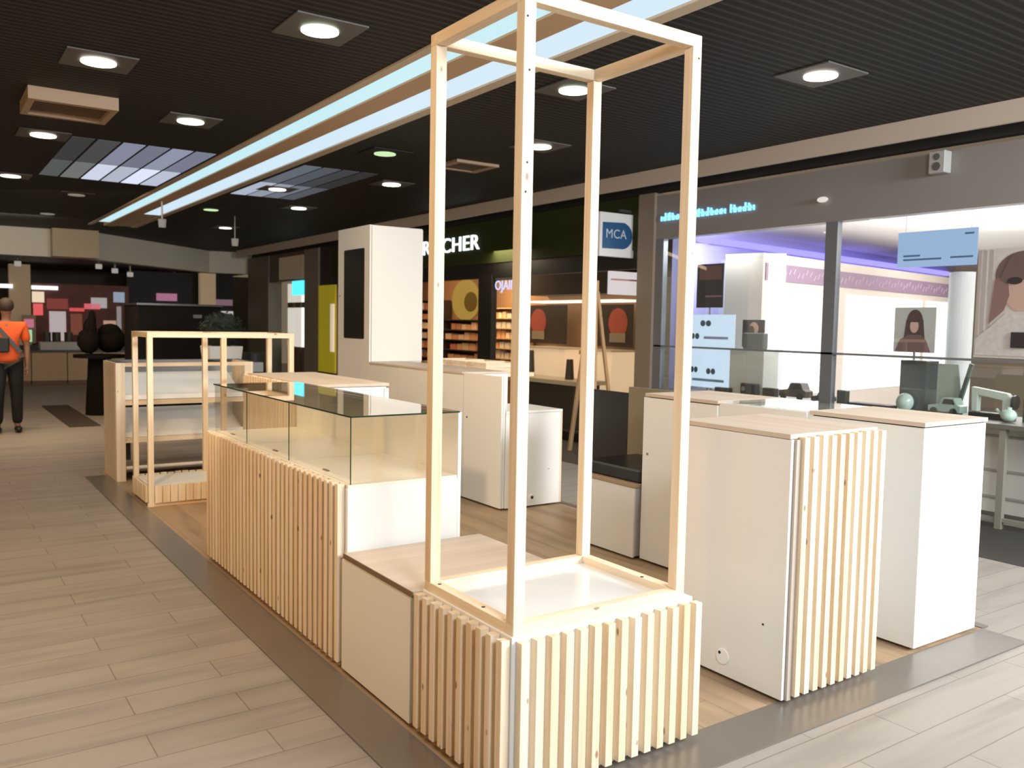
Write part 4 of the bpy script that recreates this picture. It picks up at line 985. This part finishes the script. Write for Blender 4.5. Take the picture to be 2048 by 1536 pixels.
# ============================================================ PERSON
def skin_chain(name, pts, edges, mat, parent, sub=2):
    me = bpy.data.meshes.new(name); off = wloc(parent)
    me.from_pydata([tuple(Vector(p[:3])) for p in pts], edges, []); o = bpy.data.objects.new(name, me); COL.objects.link(o); o.parent = parent
    sk = o.modifiers.new('skin', 'SKIN'); sk.use_smooth_shade = True
    for i, p in enumerate(pts):
        sv = me.skin_vertices[0].data[i]; sv.radius = (p[3], p[4] if len(p) > 4 else p[3]); sv.use_root = (i == 0)
    ss = o.modifiers.new('sub', 'SUBSURF'); ss.levels = sub; ss.render_levels = sub
    dg = bpy.context.evaluated_depsgraph_get(); m2 = bpy.data.meshes.new_from_object(o.evaluated_get(dg))
    o.modifiers.clear(); o.data = m2; m2.materials.clear(); m2.materials.append(mat)
    return o


pr_ = thing('person', (.95, 13.1, 0), 'person in an orange t-shirt and black trousers standing at the left edge, seen from behind', 'person')
SK = P('skin_brown', (.20, .10, .06), .6)
body = [(0, 0, .98, .13, .10), (0, 0, 1.15, .12, .09), (0, 0, 1.36, .15, .10), (0, .0, 1.47, .055), (0, -.01, 1.55, .055), (0, -.02, 1.64, .085, .095), (0, -.015, 1.71, .06, .07),
        (.19, 0, 1.40, .055), (.235, .01, 1.13, .042), (.225, -.05, .90, .028), (.222, -.06, .83, .034, .02),
        (-.19, 0, 1.40, .055), (-.235, .01, 1.13, .042), (-.225, -.05, .90, .028), (-.222, -.06, .83, .034, .02),
        (.09, 0, .90, .085), (.10, .01, .50, .055), (.105, .03, .10, .04), (.11, -.05, .05, .04, .03),
        (-.09, 0, .90, .085), (-.11, -.05, .50, .055), (-.12, .02, .10, .04), (-.125, -.06, .05, .04, .03)]
ed = [(0, 1), (1, 2), (2, 3), (3, 4), (4, 5), (5, 6), (2, 7), (7, 8), (8, 9), (9, 10), (2, 11), (11, 12), (12, 13), (13, 14), (0, 15), (15, 16), (16, 17), (17, 18), (0, 19), (19, 20), (20, 21), (21, 22)]
for hand, sgn in ((10, 1), (14, -1)):
    hx, hy, hz = body[hand][:3]
    for k, (dx, dy, L) in enumerate(((.0, -.03, .075), (.004, -.01, .085), (.004, .01, .08), (0, .028, .065), (-.02 * sgn, -.04, .045))):
        n0 = len(body); z0 = hz - .02 if k < 4 else hz + .02
        body += [(hx + dx, hy + dy, z0 - .02, .009), (hx + dx - .004 * sgn, hy + dy - .006, z0 - L * .6, .0085), (hx + dx - .015 * sgn, hy + dy - .008, z0 - L, .007)]
        ed += [(hand, n0), (n0, n0 + 1), (n0 + 1, n0 + 2)]
skin_chain('body', body, ed, SK, pr_)
sh = [(0, 0, .90, .165, .13), (0, 0, 1.0, .16, .125), (0, 0, 1.2, .145, .115), (0, 0, 1.37, .175, .12), (0, 0, 1.455, .09, .08), (.19, 0, 1.405, .075), (.232, .008, 1.18, .062), (-.19, 0, 1.405, .075), (-.232, .008, 1.18, .062)]
skin_chain('t_shirt', sh, [(0, 1), (1, 2), (2, 3), (3, 4), (3, 5), (5, 6), (3, 7), (7, 8)], P('orange_cloth', (.72, .10, .015), .7), pr_)
tr = [(0, 0, 1.05, .175, .14), (.09, 0, .90, .115), (.105, .01, .5, .08), (.11, .03, .09, .065), (-.09, 0, .90, .115), (-.115, -.05, .5, .08), (-.12, .02, .09, .065)]
skin_chain('trousers', tr, [(0, 1), (1, 2), (2, 3), (0, 4), (4, 5), (5, 6)], P('black_cloth', (.008, .008, .008), .8), pr_)
MB().ball((.95, 13.07, 1.675), .098, 18, 12, (.95, 1.02, 1.0)).build('hair', P('hair_dark', (.03, .018, .012), .7), pr_, smooth=True)
for sx in (.11, -.125):
    MB().ball((.95 + sx, 13.03, .045), .06, 16, 8, (.8, 2.1, .7)).build('shoe', P('shoe_black', (.01, .01, .01), .5), pr_, smooth=True)
MB().bar((.80, 12.955, 1.44), (1.10, 12.965, 1.06), .05, .015).build('bag_strap', DG, pr_)
MB().box(.80, .97, 12.93, 12.97, 1.06, 1.26).build('small_bag', P('bag_black', (.01, .01, .01), .6), pr_, bevel=.015)
